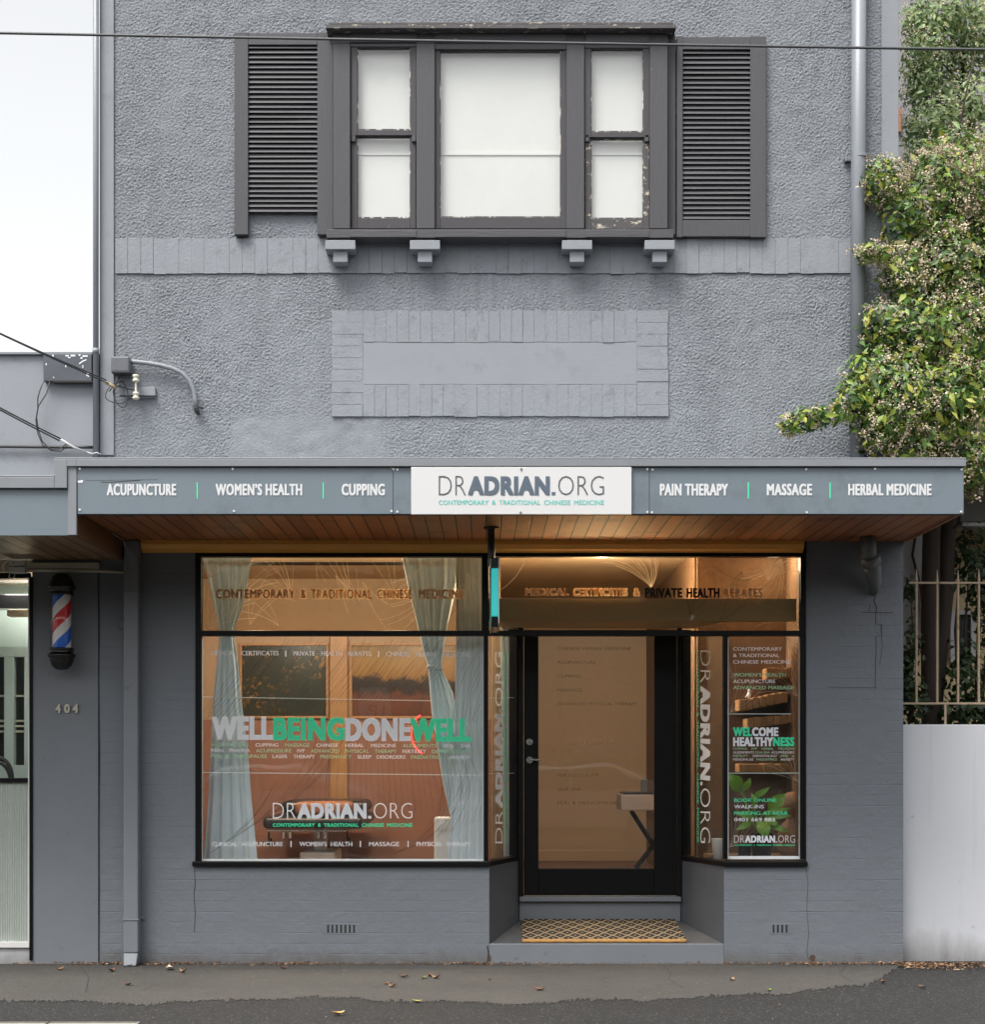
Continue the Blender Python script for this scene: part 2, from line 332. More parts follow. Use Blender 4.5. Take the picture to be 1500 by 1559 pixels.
MT['greyboard'] = plain("grey_sheet", (.48, .48, .50), .7, .12, 2, .2, 10)
MT['creamwall'] = plain("cream_wall", (.56, .46, .27), .75, .1, 2, .2, 30)
MT['sidewall'] = plain("brown_grey_render", (.24, .23, .235), .8, .12, 2, .5, 40)
MT['beam'] = plain("rough_concrete_beam", (.16, .155, .14), .85, .25, 6, .6, 30)

# ------------------------------------------------------------------ mesh builder
class MB:
    def __init__(s): s.v = []; s.f = []
    def add(s, v, f):
        o = len(s.v); s.v.extend(tuple(map(float, p)) for p in v); s.f.extend(tuple(i + o for i in q) for q in f); return s
    def box(s, x0, x1, y0, y1, z0, z1):
        if x0 > x1: x0, x1 = x1, x0
        if y0 > y1: y0, y1 = y1, y0
        if z0 > z1: z0, z1 = z1, z0
        return s.add([(x0, y0, z0), (x1, y0, z0), (x1, y1, z0), (x0, y1, z0), (x0, y0, z1), (x1, y0, z1), (x1, y1, z1), (x0, y1, z1)],
                     [(3, 2, 1, 0), (4, 5, 6, 7), (0, 1, 5, 4), (1, 2, 6, 5), (2, 3, 7, 6), (3, 0, 4, 7)])
    def pbox(s, px0, py0, px1, py1, yf, yb):          # a box whose front face is measured in the photograph at depth yf
        a, b = P(px0, py0, yf), P(px1, py1, yf)
        return s.box(a[0], b[0], yf, yb, b[2], a[2])
    def prism(s, poly, axis, a, b):                   # poly in the two other axes, extruded along axis
        def pt(u, v, w): return {'x': (w, u, v), 'y': (u, w, v), 'z': (u, v, w)}[axis]
        n = len(poly); vs = [pt(u, v, a) for u, v in poly] + [pt(u, v, b) for u, v in poly]
        return s.add(vs, [tuple(range(n))[::-1], tuple(range(n, 2 * n))] + [(i, (i + 1) % n, n + (i + 1) % n, n + i) for i in range(n)])
    def tube(s, pts, r, n=8, caps=True):
        pts = [Vector(p) for p in pts]; m = len(pts); vs = []; rr = r if hasattr(r, '__len__') else [r] * m
        up = Vector((.13, .31, .94)); 
        for i, p in enumerate(pts):
            t = (pts[min(i + 1, m - 1)] - pts[max(i - 1, 0)]).normalized()
            a = t.cross(up)
            if a.length < 1e-3: a = t.cross(Vector((1, 0, 0)))
            a.normalize(); b = t.cross(a)
            for k in range(n):
                q = 2 * math.pi * k / n; vs.append(p + (a * math.cos(q) + b * math.sin(q)) * rr[i])
        fs = [(i * n + k, i * n + (k + 1) % n, (i + 1) * n + (k + 1) % n, (i + 1) * n + k) for i in range(m - 1) for k in range(n)]
        if caps: fs += [tuple(range(n))[::-1], tuple(range((m - 1) * n, m * n))]
        return s.add(vs, fs)
    def lathe(s, prof, c, n=24, sy=1.0):              # prof = [(r, z)], around the vertical through c
        vs = [(c[0] + r * math.cos(2 * math.pi * k / n), c[1] + sy * r * math.sin(2 * math.pi * k / n), c[2] + z) for r, z in prof for k in range(n)]
        m = len(prof); fs = [(i * n + k, i * n + (k + 1) % n, (i + 1) * n + (k + 1) % n, (i + 1) * n + k) for i in range(m - 1) for k in range(n)]
        return s.add(vs, fs + [tuple(range(n))[::-1], tuple(range((m - 1) * n, m * n))])
    def disc(s, c, r, axis='y', t=.004, n=12):
        a = {'y': (0, 1, 0), 'x': (1, 0, 0), 'z': (0, 0, 1)}[axis]; c = Vector(c); a = Vector(a)
        return s.tube([c - a * t / 2, c + a * t / 2], r, n)
    def obj(s, name, m, parent=None, bev=0, smooth=False, seg=2):
        me = bpy.data.meshes.new(name); me.from_pydata(s.v, [], s.f); me.update()
        return link(name, me, m, parent, bev, smooth, seg)
def link(name, me, m, parent=None, bev=0, smooth=False, seg=2):
    o = bpy.data.objects.new(name, me); col.objects.link(o)
    me.materials.append(MT[m] if isinstance(m, str) else m)
    if parent is not None: child(o, parent)
    if bev:
        md = o.modifiers.new("bevel", 'BEVEL'); md.width = bev; md.segments = seg; md.limit_method = 'ANGLE'; md.angle_limit = R(40)
    if smooth: me.polygons.foreach_set("use_smooth", [True] * len(me.polygons))
    return o
WORLDPOS = {}
def child(o, parent):
    o.parent = parent; o.location = -Vector(WORLDPOS.get(parent.name, (0, 0, 0)))   # keeps mesh coordinates = world metres
    WORLDPOS[o.name] = (0, 0, 0)
def tag(o, label, cat=None, group=None, kind=None):
    if label: o['label'] = label
    if cat: o['category'] = cat
    if group: o['group'] = group
    if kind: o['kind'] = kind
    return o
def thing(name, label, cat, loc=(0, 0, 0), group=None):
    o = bpy.data.objects.new(name, None); col.objects.link(o); o.empty_display_size = .1
    o.location = loc; WORLDPOS[o.name] = tuple(loc)
    return tag(o, label, cat, group)
def struct(o): o['kind'] = 'structure'; return o

# ------------------------------------------------------------------ lettering
def text_mesh(body, off=0.0, track=1.0):
    c = bpy.data.curves.new("txt", 'FONT'); c.body = body; c.offset = off; c.space_character = track; c.resolution_u = 3
    o = bpy.data.objects.new("txt", c); col.objects.link(o)
    bpy.context.view_layer.update()
    me = bpy.data.meshes.new_from_object(o.evaluated_get(bpy.context.evaluated_depsgraph_get()))
    v = np.array([x.co[:2] for x in me.vertices]); f = [tuple(p.vertices) for p in me.polygons]
    bpy.data.objects.remove(o); bpy.data.curves.remove(c); bpy.data.meshes.remove(me)
    return v, f
class Rows:                                               # one lettering mesh for each line of writing
    def __init__(s): s.rows = []
    def row(s): s.rows.append(MB()); return s.rows[-1]
    def add(s, v, f): s.rows[-1].add(v, f)
    def obj(s, name, m, parent): return [r.obj(name, m, parent) for r in s.rows if r.v]
def put_text(mb, body, BL, BR, TL, weight='regular', track=1.0, heavy=(.12, .10), lift=.0012, out=(0, -1, 0)):
    """fit the letters exactly into the rectangle BL-BR-TL; heavy letters are built up of shifted sheets a fifth of a millimetre apart"""
    if weight == 'bold' and track == 1.0: track = 1.10
    v, f = text_mesh(body, {'thin': -.0175}.get(weight, 0), track)
    lo, hi = v.min(0), v.max(0); n = (v - lo) / (hi - lo)
    BL, BR, TL = np.array(BL), np.array(BR), np.array(TL); U, V = BR - BL, TL - BL; o = np.array(out)
    H = np.linalg.norm(V); W = np.linalg.norm(U)
    if weight == 'bold': sh = (-1, 0, 1); sv = (-1, 0, 1); mx, my = heavy[0] * H / W, heavy[1]
    elif weight == 'medium': sh = (-1, 1); sv = (0,); mx, my = .045 * H / W, 0
    else: sh = sv = (0,); mx = my = 0
    lay = 0
    for i in sh:
        for j in sv:
            q0 = (mx / 2) * (1 + i) + n[:, :1] * (1 - mx); q1 = (my / 2) * (1 + j) + n[:, 1:] * (1 - my)
            mb.add(BL + q0 * U + q1 * V + o * (lift + .0002 * lay), f); lay += 1
def flat_text(mb, body, x0, y0, x1, y1, Y, **kw):     # photo pixels: left, top, right, bottom of the capitals
    put_text(mb, body, P(x0, y1, Y), P(x1, y1, Y), P(x0, y0, Y), **kw)
def ribbon(mb, pts, wd, out=(0, -1, 0), lift=0):
    pts = [Vector(p) for p in pts]; o = Vector(out); n = len(pts); vs = []
    for i, p in enumerate(pts):
        t = (pts[min(i + 1, n - 1)] - pts[max(i - 1, 0)]).normalized(); s = t.cross(o).normalized() * (wd / 2)
        vs += [p + s + o * lift, p - s + o * lift]
    mb.add(vs, [(2 * i, 2 * i + 1, 2 * i + 3, 2 * i + 2) for i in range(n - 1)])

# ================================================================== SETTING
def sheet(name, poly, z, m):
    return struct(MB().add([(x, y, z) for x, y in poly], [tuple(range(len(poly)))]).obj(name, m))
sheet("ground", [(-400, -400), (400, -400), (400, 400), (-400, 400)], -.14, 'dark_asphalt')
struct(MB().box(-40, 40, -3.35, 6.5, -.135, 0).obj("footpath", 'dark_asphalt'))
# the lighter, older asphalt next to the shopfront, with a ragged edge where the newer dark patch begins
edge = []
for i in range(0, 1050):
    px = -700 + i * 2.0
    py = 1524 + 4 * math.sin(px / 97) + 2.2 * math.sin(px / 31 + 1) + 1.0 * math.sin(px / 11) + rng.normal(0, 1.5)
    if px < 350: py += 3 - 6 * min(1, (350 - px) / 350)
    if px > 1080: py -= (px - 1080) * .105
    if px > 1320: py -= (px - 1320) * .55
    if px > 1395: break
    kk = 318 / (py - 1150); edge.append(((px - 740) / 200 * kk, min(-.12, D * (kk - 1))))
sheet("footpath_worn", [(edge[0][0], -.01)] + edge + [(edge[-1][0] + .15, -.01)], .004, 'light_asphalt')
fc = MB()
for pts in ([(1010, 1470), (1022, 1482), (1018, 1492), (1040, 1505)], [(700, 1481), (760, 1482), (840, 1480.5), (866, 1481)], [(120, 1469), (135, 1490), (130, 1512)], [(1290, 1470), (1278, 1484), (1300, 1497)]):
    ribbon(fc, [((x - 740) / 200 * 318 / (y - 1150), D * (318 / (y - 1150) - 1), .0055) for x, y in pts], .006, (0, 0, 1))
struct(fc.obj("footpath_crack", 'joint'))
# kerb slabs and the street
struct(MB().box(-40, -2.06, -3.02, -2.735, .001, .006).obj("footpath_slab", 'concrete'))
struct(MB().box(-3.1, -3.085, -3.02, -2.742, .004, .008).box(-2.60, -2.588, -3.02, -2.742, .004, .008).box(-40, -2.07, -2.77, -2.758, .004, .008).obj("slab_joint", 'joint'))
struct(MB().box(-40, 40, -3.50, -3.352, -.139, .002).obj("kerb", 'concrete', bev=.02))
struct(MB().box(-40, 40, -20, -13.4, -.135, 0).obj("footpath_opposite", 'light_asphalt'))
struct(MB().box(-40, 40, -13.398, -13.25, -.139, .002).obj("kerb_opposite", 'concrete', bev=.02))
mk = MB()
for i in range(-8, 9): mk.box(i * 4.5 - .75, i * 4.5 + .75, -8.45, -8.33, -.139, -.135)
struct(mk.obj("road_marking", 'vinyl'))

# ================================================================== THE SHOP BUILDING
B = thing("shop_building", "grey rendered two-storey shop building with a dark timber oriel window and black glazed shopfront", "building", (0.1, 0, 0))
XL, XR = X(151), X(1368)
struct_parts = []
def roughcast():
    st = .006; x0, x1, z0, z1 = XL + .001, XR - .001, 3.36, 8.6; nx, nz = int((x1 - x0) / st) + 1, int((z1 - z0) / st) + 1
    r2 = np.random.default_rng(5)
    kx, kz = np.meshgrid(np.fft.rfftfreq(nx, st), np.fft.fftfreq(nz, st)); kk = np.sqrt(kx ** 2 + (kz * 1.15) ** 2) + 1e-6
    def band(wl, lo, hi):
        f = np.fft.rfft2(r2.normal(0, 1, (nz, nx))) * np.exp(-(np.log(kk * wl) / np.where(kk * wl < 1, lo, hi)) ** 2)
        h = np.fft.irfft2(f, (nz, nx)); return h / h.std()
    a, b, c, m_ = band(.030, .6, .7), band(.0155, .5, .7), band(.20, .6, .6), band(1.1, .8, .8)
    n_ = a * .62 + b * .72; h = np.where(n_ > 0, n_ * .75, n_ * 1.25 - .12 * n_ ** 2) + c * .35      # flattened lumps, sharper pits between them
    X_ = np.linspace(x0, x1, nx)[None, :].repeat(nz, 0); Z_ = np.linspace(z0, z1, nz)[:, None].repeat(nx, 1)
    amp = .0023 * np.clip(1 + .16 * m_, .5, 1.5)
    px, py = X_ * 200 + 740, 1468 - Z_ * 200
    soft = (1 / (1 + np.exp(-(px - 352) / 4))) * (1 / (1 + np.exp((px - 582) / 4))) * (1 / (1 + np.exp(-(py - 636) / 3)))
    h = h * (1 - soft) + soft * c * .6
    y = .003 - np.clip(amp * (h + .5), -.003, .011)
    y[:, [0, -1]] = .0; y[[0, -1], :] = 0
    v = np.stack([X_, y, Z_], -1).reshape(-1, 3).astype(np.float32)
    q = (np.arange(nz - 1)[:, None] * nx + np.arange(nx - 1)[None, :]).reshape(-1); f = np.stack([q, q + 1, q + nx + 1, q + nx], 1)
    e = len(v); v = np.concatenate([v, np.array([[x0, 6.2, z0], [x1, 6.2, z0], [x0, 6.2, z1], [x1, 6.2, z1]], np.float32)])
    c0, c1, c2, c3 = 0, nx - 1, (nz - 1) * nx, nz * nx - 1
    f = np.concatenate([f, [[e + 1, e, e + 2, e + 3], [c0, c2, e + 2, e], [c1, e + 1, e + 3, c3], [c2, c3, e + 3, e + 2], [c1, c0, e, e + 1]]])
    me = bpy.data.meshes.new("upper_wall"); me.vertices.add(len(v)); me.vertices.foreach_set("co", v.ravel())
    me.loops.add(len(f) * 4); me.loops.foreach_set("vertex_index", f.astype(np.int32).ravel()); me.polygons.add(len(f)); me.polygons.foreach_set("loop_start", np.arange(len(f), dtype=np.int32) * 4)
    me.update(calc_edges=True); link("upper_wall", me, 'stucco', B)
roughcast()
# smooth strips, worn patch
sp = MB()
sp.pbox(152, -200, 173, 693, -.014, .0); sp.obj("corner_strip", 'smooth', B, bev=.004)
MB().pbox(1343, -200, 1369, 693, -.014, .0).obj("corner_strip", 'smooth', B, bev=.004)
# soldier-course band of painted bricks
def bricks(mb, x0, y0, x1, y1, pitch, vertical, yb=0.0):
    n = max(1, round(((x1 - x0) if vertical else (y1 - y0)) / pitch)); st = ((x1 - x0) if vertical else (y1 - y0)) / n
    for i in range(n):
        d = -.0085 - abs(rng.normal(0, .0022)); j = rng.normal(0, .5, 4); gp = abs(rng.normal(.10, .12))
        if vertical: mb.pbox(x0 + i * st + gp + j[0] * .5, y0 + j[1], x0 + (i + 1) * st - gp + j[2] * .5, y1 + j[3], d, yb)
        else: mb.pbox(x0 + j[0], y0 + i * st + gp + j[1] * .5, x1 + j[2], y0 + (i + 1) * st - gp + j[3] * .5, d, yb)
bb = MB(); bb.pbox(175, 364, 1297, 415, -.0065, .003); bricks(bb, 175, 363, 1297, 416, 19.5, True, -.006)
bb.obj("brick_band", 'bandbrick', B, bev=.002, seg=1)
bb = MB(); bb.pbox(507, 474, 1016, 633, -.0065, .003)
bricks(bb, 553, 473, 970, 521, 17.4, True, -.006); bricks(bb, 553, 586, 970, 634, 17.4, True, -.006)
bricks(bb, 505, 473, 552.5, 634, 17.6, False, -.006); bricks(bb, 970.5, 473, 1018, 634, 17.6, False, -.006)
bb.obj("brick_border", 'bandbrick', B, bev=.002, seg=1)
MB().pbox(553, 522, 970, 585, -.0085, -.0064).obj("blank_name_panel", 'smooth', B, bev=.002)
# pocks and cracks in the render
def crack(pts, wd=.004, Y=-.003):
    ck = MB(); ribbon(ck, [P(x, y, Y) for x, y in pts], wd); ck.obj("crack", 'crack', B)
crack([(1333, 895), (1334, 905), (1331, 915), (1336, 925), (1334, 932)], .006); crack([(1312, 932), (1360, 933)], .004)
crack([(1334, 933), (1334, 950), (1343, 951), (1343, 968), (1334, 969), (1335, 984), (1334, 1012), (1333, 1048)], .004)
crack([(1342, 951), (1344, 985), (1340, 1012)], .003); crack([(1262, 1046), (1336, 1047)], .003); crack([(1325, 920), (1325, 931)], .003)
crack([(150, 870), (151, 960), (150, 1050), (151.5, 1150), (150.5, 1260), (151, 1360), (150.5, 1463)], .007)
crack([(295.5, 1322), (297, 1345), (295, 1362), (297, 1390), (295.5, 1420)], .0045)
crack([(1228, 1322), (1231, 1345), (1229, 1380), (1232, 1420), (1229, 1450), (1232, 1462)], .0032)
crack([(742, 1440), (744, 1450), (742, 1466)], .010)
# corners where the render has broken away at the foot of the wall
for x0, y0, x1, y1 in ((1233, 1453, 1243, 1463), (742, 1452, 748, 1466)):
    q = MB(); c_ = [(x0 + (x1 - x0) * (.5 + .5 * math.cos(a) * rng.uniform(.7, 1.1)), y0 + (y1 - y0) * (.5 + .5 * math.sin(a) * rng.uniform(.7, 1.1))) for a in np.linspace(0, 5.8, 11)]
    q.add([P(x, y, -.0025) for x, y in c_], [tuple(range(11))]); q.obj("broken_corner", plain("bare_brick", (.10, .055, .04), .9, .5, 40, .8, 60), B)
# lower masonry
f = MB(); f.box(XL, X(297), 0, .32, -.1, 3.36); f.obj("front_pier", 'brick', B)
f = MB(); f.box(X(1228), X(1376), 0, .32, -.1, 3.36); f.obj("front_pier", 'brick', B)
ZS = Z(1319)                                              # underside of the shop-window sills
FL, FR = X(745), X(1103)                                  # front corners of the recessed entry
YD = .75                                                  # plane of the door
BL_, BR_ = X(791, YD), X(1036, YD)                        # back corners
f = MB(); f.prism([(X(297), 0), (FL, 0), (BL_, YD), (BL_ - .14, YD), (FL - .12, .14), (X(297), .14)], 'z', -.1, ZS); f.obj("stall_riser", 'brick', B)
f = MB(); f.prism([(FR, 0), (X(1228), 0), (X(1228), .14), (FR + .12, .14), (BR_ + .14, YD), (BR_, YD)], 'z', -.1, ZS); f.obj("stall_riser", 'brick', B)
# painted cheeks of the recess (3 mm proud, darker gloss paint)
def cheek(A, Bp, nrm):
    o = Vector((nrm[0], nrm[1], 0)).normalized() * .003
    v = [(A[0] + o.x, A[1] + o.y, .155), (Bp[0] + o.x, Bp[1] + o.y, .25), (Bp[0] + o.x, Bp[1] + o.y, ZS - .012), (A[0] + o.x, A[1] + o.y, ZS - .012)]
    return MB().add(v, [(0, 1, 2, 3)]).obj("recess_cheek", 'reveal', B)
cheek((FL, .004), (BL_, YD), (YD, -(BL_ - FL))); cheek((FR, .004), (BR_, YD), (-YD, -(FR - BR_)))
# doorstep: front riser, sloping tread, upper riser and door ledge
ST0, ST1 = .155, .254
f = MB(); f.add([(FL, .002, -.1), (FR, .002, -.1), (FR, .002, ST0), (FL, .002, ST0), (BL_, YD - .03, ST1), (BR_, YD - .03, ST1), (BL_, YD - .03, -.1), (BR_, YD - .03, -.1)],
                [(0, 1, 2, 3), (3, 2, 5, 4), (1, 7, 5, 2), (0, 3, 4, 6), (4, 5, 7, 6), (0, 6, 7, 1)])
f.obj("doorstep", 'render', B, bev=.006)
MB().add([(FL + .01, .012, ST0 + .002), (FR - .01, .012, ST0 + .002), (BR_ + .002, YD - .034, ST1 + .002), (BL_ - .002, YD - .034, ST1 + .002)], [(0, 1, 2, 3)]).obj("step_tread", 'tread', B)
f = MB(); f.box(BL_, BR_, YD - .03, YD + .2, .2, .415); f.box(BL_, BR_, YD - .075, YD + .2, .416, .455); f.obj("door_ledge", 'render', B, bev=.005)
# air vents
def vent(x0, y0, n, pitch):
    f = MB(); f.pbox(x0 - 5, y0 - 2, x0 + n * pitch + 3, y0 + 14, -.003, .0); o = f.obj("air_vent", 'brick', B, bev=.002)
    f = MB()
    for i in range(n): f.pbox(x0 + i * pitch, y0, x0 + i * pitch + 2.8, y0 + 12, -.0045, -.0025)
    f.obj("slot", 'joint', o)
vent(498, 1408, 7, 6.6); vent(1177, 1408, 4, 6.6)
# the interior shell
f = MB(); f.prism([(-2.82, .15), (FL - .13, .15), (BL_ - .15, YD + .06), (BR_ + .15, YD + .06), (FR + .13, .15), (3.02, .15), (3.02, 5.3), (-2.82, 5.3)], 'z', .30, .455); f.obj("interior_floor", 'floorin', B)
f = MB(); f.box(-2.82, 3.02, .02, 5.3, 3.28, 3.355); f.obj("interior_ceiling", 'ceil', B)
f = MB(); f.box(-2.9, 3.1, 5.1, 5.3, .456, 3.278); f.obj("back_wall", 'wall_beige', B)
f = MB(); f.box(-2.9, 3.1, 5.082, 5.099, .457, .53); f.box(-2.9, 3.1, 5.07, 5.0815, .457, .575); f.obj("skirting_board", 'wall_ochre', B, bev=.006)
f = MB(); f.box(-2.9, .05, 3.2, 3.32, .456, 1.93); f.obj("partition_dado", 'wall_terra', B)
f = MB(); f.box(-2.9, .05, 3.2, 3.32, 1.931, 3.278); f.obj("partition_wall", 'wall_ochre', B)
f = MB(); f.box(.051, .12, .95, 5.09, .456, 3.278); f.obj("hall_partition", 'wall_beige', B)
f = MB(); f.box(-2.93, -2.80, .33, 5.3, .456, 3.278); f.obj("side_wall", 'wall_terra', B)
f = MB(); f.box(2.98, 3.1, .33, 5.3, .456, 3.278); f.obj("side_wall", 'wall_beige', B)
f = MB(); f.box(1.72, 1.80, 1.02, 5.09, .456, 3.278); f.obj("hall_partition", plain('brown_wall', (.17, .10, .055), .6, .1, 3), B)
f = MB(); f.box(X(1228) + .02, X(1228) + .06, .33, 1.0, .456, 3.278); f.obj("side_wall", 'stone', B)

# ---------------- upper window (oriel) and shutters
YW = -.11
U = MB()
for a, b in ((507, 533), (634, 662), (863, 890), (990, 1017)): U.pbox(a, 66, b, 348, YW - .012, 0)
U.pbox(533, 66, 634, 71, YW + .004, 0); U.pbox(662, 66, 863, 75, YW + .004, 0); U.pbox(890, 67, 990, 73, YW + .004, 0)
uw = U.obj("upper_window", 'timber', B, bev=.004)
U = MB(); U.pbox(506, 44, 1018, 66, YW, 0)
for a, b in ((533, 634), (662, 862), (892, 989)): U.pbox(a, 48, b, 64, YW - .012, YW)
U.obj("head_board", 'timber_h', uw, bev=.003)
U = MB(); U.pbox(496, 37, 1030, 43, YW - .09, 0); U.pbox(500, 33.5, 1026, 37, YW - .07, 0); U.obj("head_capping", 'timber_bare', uw, bev=.003)
U = MB(); U.pbox(497, 349, 1026, 362, YW - .05, 0); 
for a, b in ((533, 634), (662, 862), (892, 989)): U.pbox(a, 350, b, 361, YW - .056, YW - .05)
U.obj("sill", 'timber_h', uw, bev=.004)
for x in (518, 647, 879, 1005):
    U = MB(); U.pbox(x - 23, 365.5, x + 23, 379.5, YW - .05, 0); U.pbox(x - 11, 381, x + 11, 399, YW - .02, 0)
    U.pbox(x - 16, 362, x + 16, 366, YW - .02, 0)
    U.obj("bracket", 'smooth', uw, bev=.004)
def sash(x0, y0, x1, y1, l, r, t, b, yf, m='sashdark'):
    s = MB(); s.pbox(x0, y0, x0 + l, y1, yf, yf + .05); s.pbox(x1 - r, y0, x1, y1, yf, yf + .05)
    s.pbox(x0 + l, y0, x1 - r, y0 + t, yf + .002, yf + .048); s.pbox(x0 + l, y1 - b, x1 - r, y1, yf + .002, yf + .048)
    s.obj("sash", m, uw, bev=.003)
    p = MB(); p.pbox(x0 + l - 1, y0 + t - 1, x1 - r + 1, y1 - b + 1, yf + .02, yf + .025); p.obj("glass_pane", 'glass_up', uw)
    q = MB()                                                                      # cracked putty fillet round the glass
    e = 1.2
    q.pbox(x0 + l, y0 + t, x0 + l + e, y1 - b, yf + .006, yf + .019); q.pbox(x1 - r - e, y0 + t, x1 - r, y1 - b, yf + .006, yf + .019)
    q.pbox(x0 + l + e, y1 - b - 1.8, x1 - r - e, y1 - b, yf + .005, yf + .019)
    q.obj("putty", 'timber_putty', uw)
sash(535, 204, 633, 348, 9, 8, 4, 16, YW + .03); sash(534, 71, 634, 206, 10, 9, 2, 8, YW + .012)
sash(891, 207, 989, 349, 9, 9, 4, 16, YW + .03, 'timber_bare'); sash(890, 73, 990, 209, 10, 10, 2, 8, YW + .012)
sash(662, 75, 863, 348, 8, 9, 3, 17, YW + .02)
for x in (534, 626.5, 890.5, 981.5):                                              # sash horns
    h = MB(); h.pbox(x, 204, x + 7.5, 216, YW + .012, YW + .05); h.obj("sash_horn", 'timber', uw, bev=.008)
for a, b in ((534, 634), (662, 863), (890, 990)):
    q = MB(); q.pbox(a, 70, b, 349, -.022, -.016); q.obj("blind", 'blind', uw)
    q = MB(); q.pbox(a, 232, b, 236, -.030, -.0225); q.obj("blind_rail", 'blind', uw)
def shutter(x0, x1, y0, y1, sl, sr, ty, by, foot, ysl0, ysl1):
    s = MB(); s.pbox(x0, y0, x0 + sl, y1, -.055, -.004); s.pbox(x1 - sr, y0, x1, y1, -.055, -.004)
    s.pbox(x0 + sl, y0 + 1, x1 - sr, ty, -.052, -.004)
    if foot: s.pbox(x0 + sl, by, x1 - sr, y1 - 1, -.052, -.004)
    o = s.obj("shutter", 'timber', B, bev=.003)
    n = 34; st = (ysl1 - ysl0) / n; sl_ = MB()
    a, b = X(x0 + sl - 1, -.03), X(x1 - sr + 1, -.03)
    for i in range(n):
        zt = Z(ysl0 + i * st, -.03); zb = Z(ysl0 + (i + 1) * st, -.03); j = rng.normal(0, .0012, 4)
        h = zt - zb
        # each louvre slopes down and outward
        sl_.add([(a, -.024 + j[0], zt + .002), (b, -.024 + j[1], zt + .002), (b, -.046 + j[2], zb + h * .10), (a, -.046 + j[3], zb + h * .10),
                 (a, -.018, zt - .004), (b, -.018, zt - .004), (b, -.041 + j[2], zb + h * .04), (a, -.041 + j[3], zb + h * .04)],
                [(0, 1, 2, 3), (7, 6, 5, 4), (3, 2, 6, 7), (0, 4, 5, 1), (0, 3, 7, 4), (1, 5, 6, 2)])
    sl_.obj("louvre_slat", 'timber_h', o)
    bk = MB(); bk.box(a, b, -.0035, -.001, Z(ysl1), Z(ysl0)); bk.obj("shutter_back", 'joint', o)
    return o
shutter(356.5, 507, 49, 357, 21, 24, 68, 325, False, 68, 324)
shutter(1031, 1167, 55, 361, 9, 24, 75, 335, True, 76, 335)
s = MB(); s.pbox(1017, 52, 1029, 357, -.05, -.004); s.obj("shutter_cheek", 'sashdark', B, bev=.003)

# ---------------- shopfront glazing
YG = .035                                                 # glass line; the frame stands 40 mm proud of it
F = MB()
F.pbox(297, 838.5, 1228, 847.5, -.012, .07)               # head
F.pbox(297, 847.5, 306, 1311, -.010, .07)                 # left jamb
F.pbox(1219.5, 847.5, 1228, 1308, -.010, .07)             # right jamb
F.pbox(297, 960, 1228, 968, -.014, .07)                   # transom bar
F.pbox(733.5, 847.5, 744.5, 960, -.010, .07)              # transom mullion
shopf = F.obj("shopfront_frame", 'blacksat', B, bev=.003)
F = MB(); F.pbox(736.5, 968, 743.5, 1311, -.008, .065); F.obj("corner_post", 'blacksat', shopf, bev=.003)
F = MB(); F.pbox(1102.5, 968, 1108.5, 1308, -.008, .065); F.obj("corner_post", 'blacksat', shopf, bev=.003)
def sill(x0, x1, A, Bp):
    pass
zs0, zs1 = ZS + .001, Z(1311)
f = MB(); f.prism([(X(293), -.035), (FL + .012, -.035), (BL_ + .012, YD - .02), (BL_ - .06, YD - .02), (FL - .07, .08), (X(297), .08)], 'z', zs0, zs1); f.obj("window_sill", 'black', shopf, bev=.006)
f = MB(); f.prism([(FR - .012, -.035), (X(1229.5), -.035), (X(1228), .08), (FR + .07, .08), (BR_ + .06, YD - .02), (BR_ - .012, YD - .02)], 'z', zs0, zs1); f.obj("window_sill", 'black', shopf, bev=.006)

# main display window
zt, zb = Z(966), Z(1311)
mw = MB().box(X(305), X(738), YG, YG + .006, zb, zt).obj("display_window", 'glass', B)
f = MB(); f.pbox(306, 1308, 737, 1311, YG - .006, YG + .012); f.pbox(306, 968, 308, 1308, YG - .006, YG + .01); f.obj("glazing_bead", 'beadpaint', mw)
S1 = 2.998
def z1(x, y): return 290 + x / S1, 820 + y / S1
YT = YG - .0008
def words(mb, row, y0, y1, weight='regular', conv=z1, Y=YT, slope=0.0, xc=0):
    if isinstance(mb, Rows): mb = mb.row()
    for t, a, b in row:
        dy = slope * ((a + b) / 2 - xc)
        (xa, ya), (xb, yb) = conv(a, y0 + dy), conv(b, y1 + dy)
        flat_text(mb, t, xa, ya, xb, yb, Y, weight=weight)
wt, gr, pg, tl = Rows(), Rows(), Rows(), Rows()
words(wt, [("MEDICAL", 95, 205), ("CERTIFICATES", 233, 402), ("PRIVATE", 469, 568), ("HEALTH", 597, 692), ("REBATES", 718, 826), ("CHINESE", 892, 1000), ("HERBAL", 1028, 1125), ("MEDICINE", 1152, 1277)], 514, 535, 'medium', slope=.006, xc=600)
words(wt, [("|", 432, 437), ("|", 856, 861)], 512, 540, slope=.006, xc=600)
words(wt, [("WELL", 97, 376), ("DONE", 707, 1005)], 814, 921, 'bold', slope=.0095, xc=400)
words(gr, [("BEING", 377, 703), ("WELL", 1004, 1282)], 814, 921, 'bold', slope=.0095, xc=400)
words(pg, [("ACUPUNCTURE", 93, 265), ("MASSAGE", 431, 543), ("ALIGNMENTS", 969, 1122)], 935, 951, slope=.005, xc=600)
words(wt, [("CUPPING", 296, 400), ("CHINESE", 574, 674), ("HERBAL", 706, 790), ("MEDICINE", 824, 938), ("GUA", 1153, 1202), ("SHA", 1233, 1280)], 935, 951, 'medium', slope=.005, xc=600)
words(wt, [("PAIN", 93, 148), ("TRAUMA", 175, 271), ("IVF", 487, 522), ("FERTILITY", 968, 1076)], 961, 977, 'medium', slope=.005, xc=600)
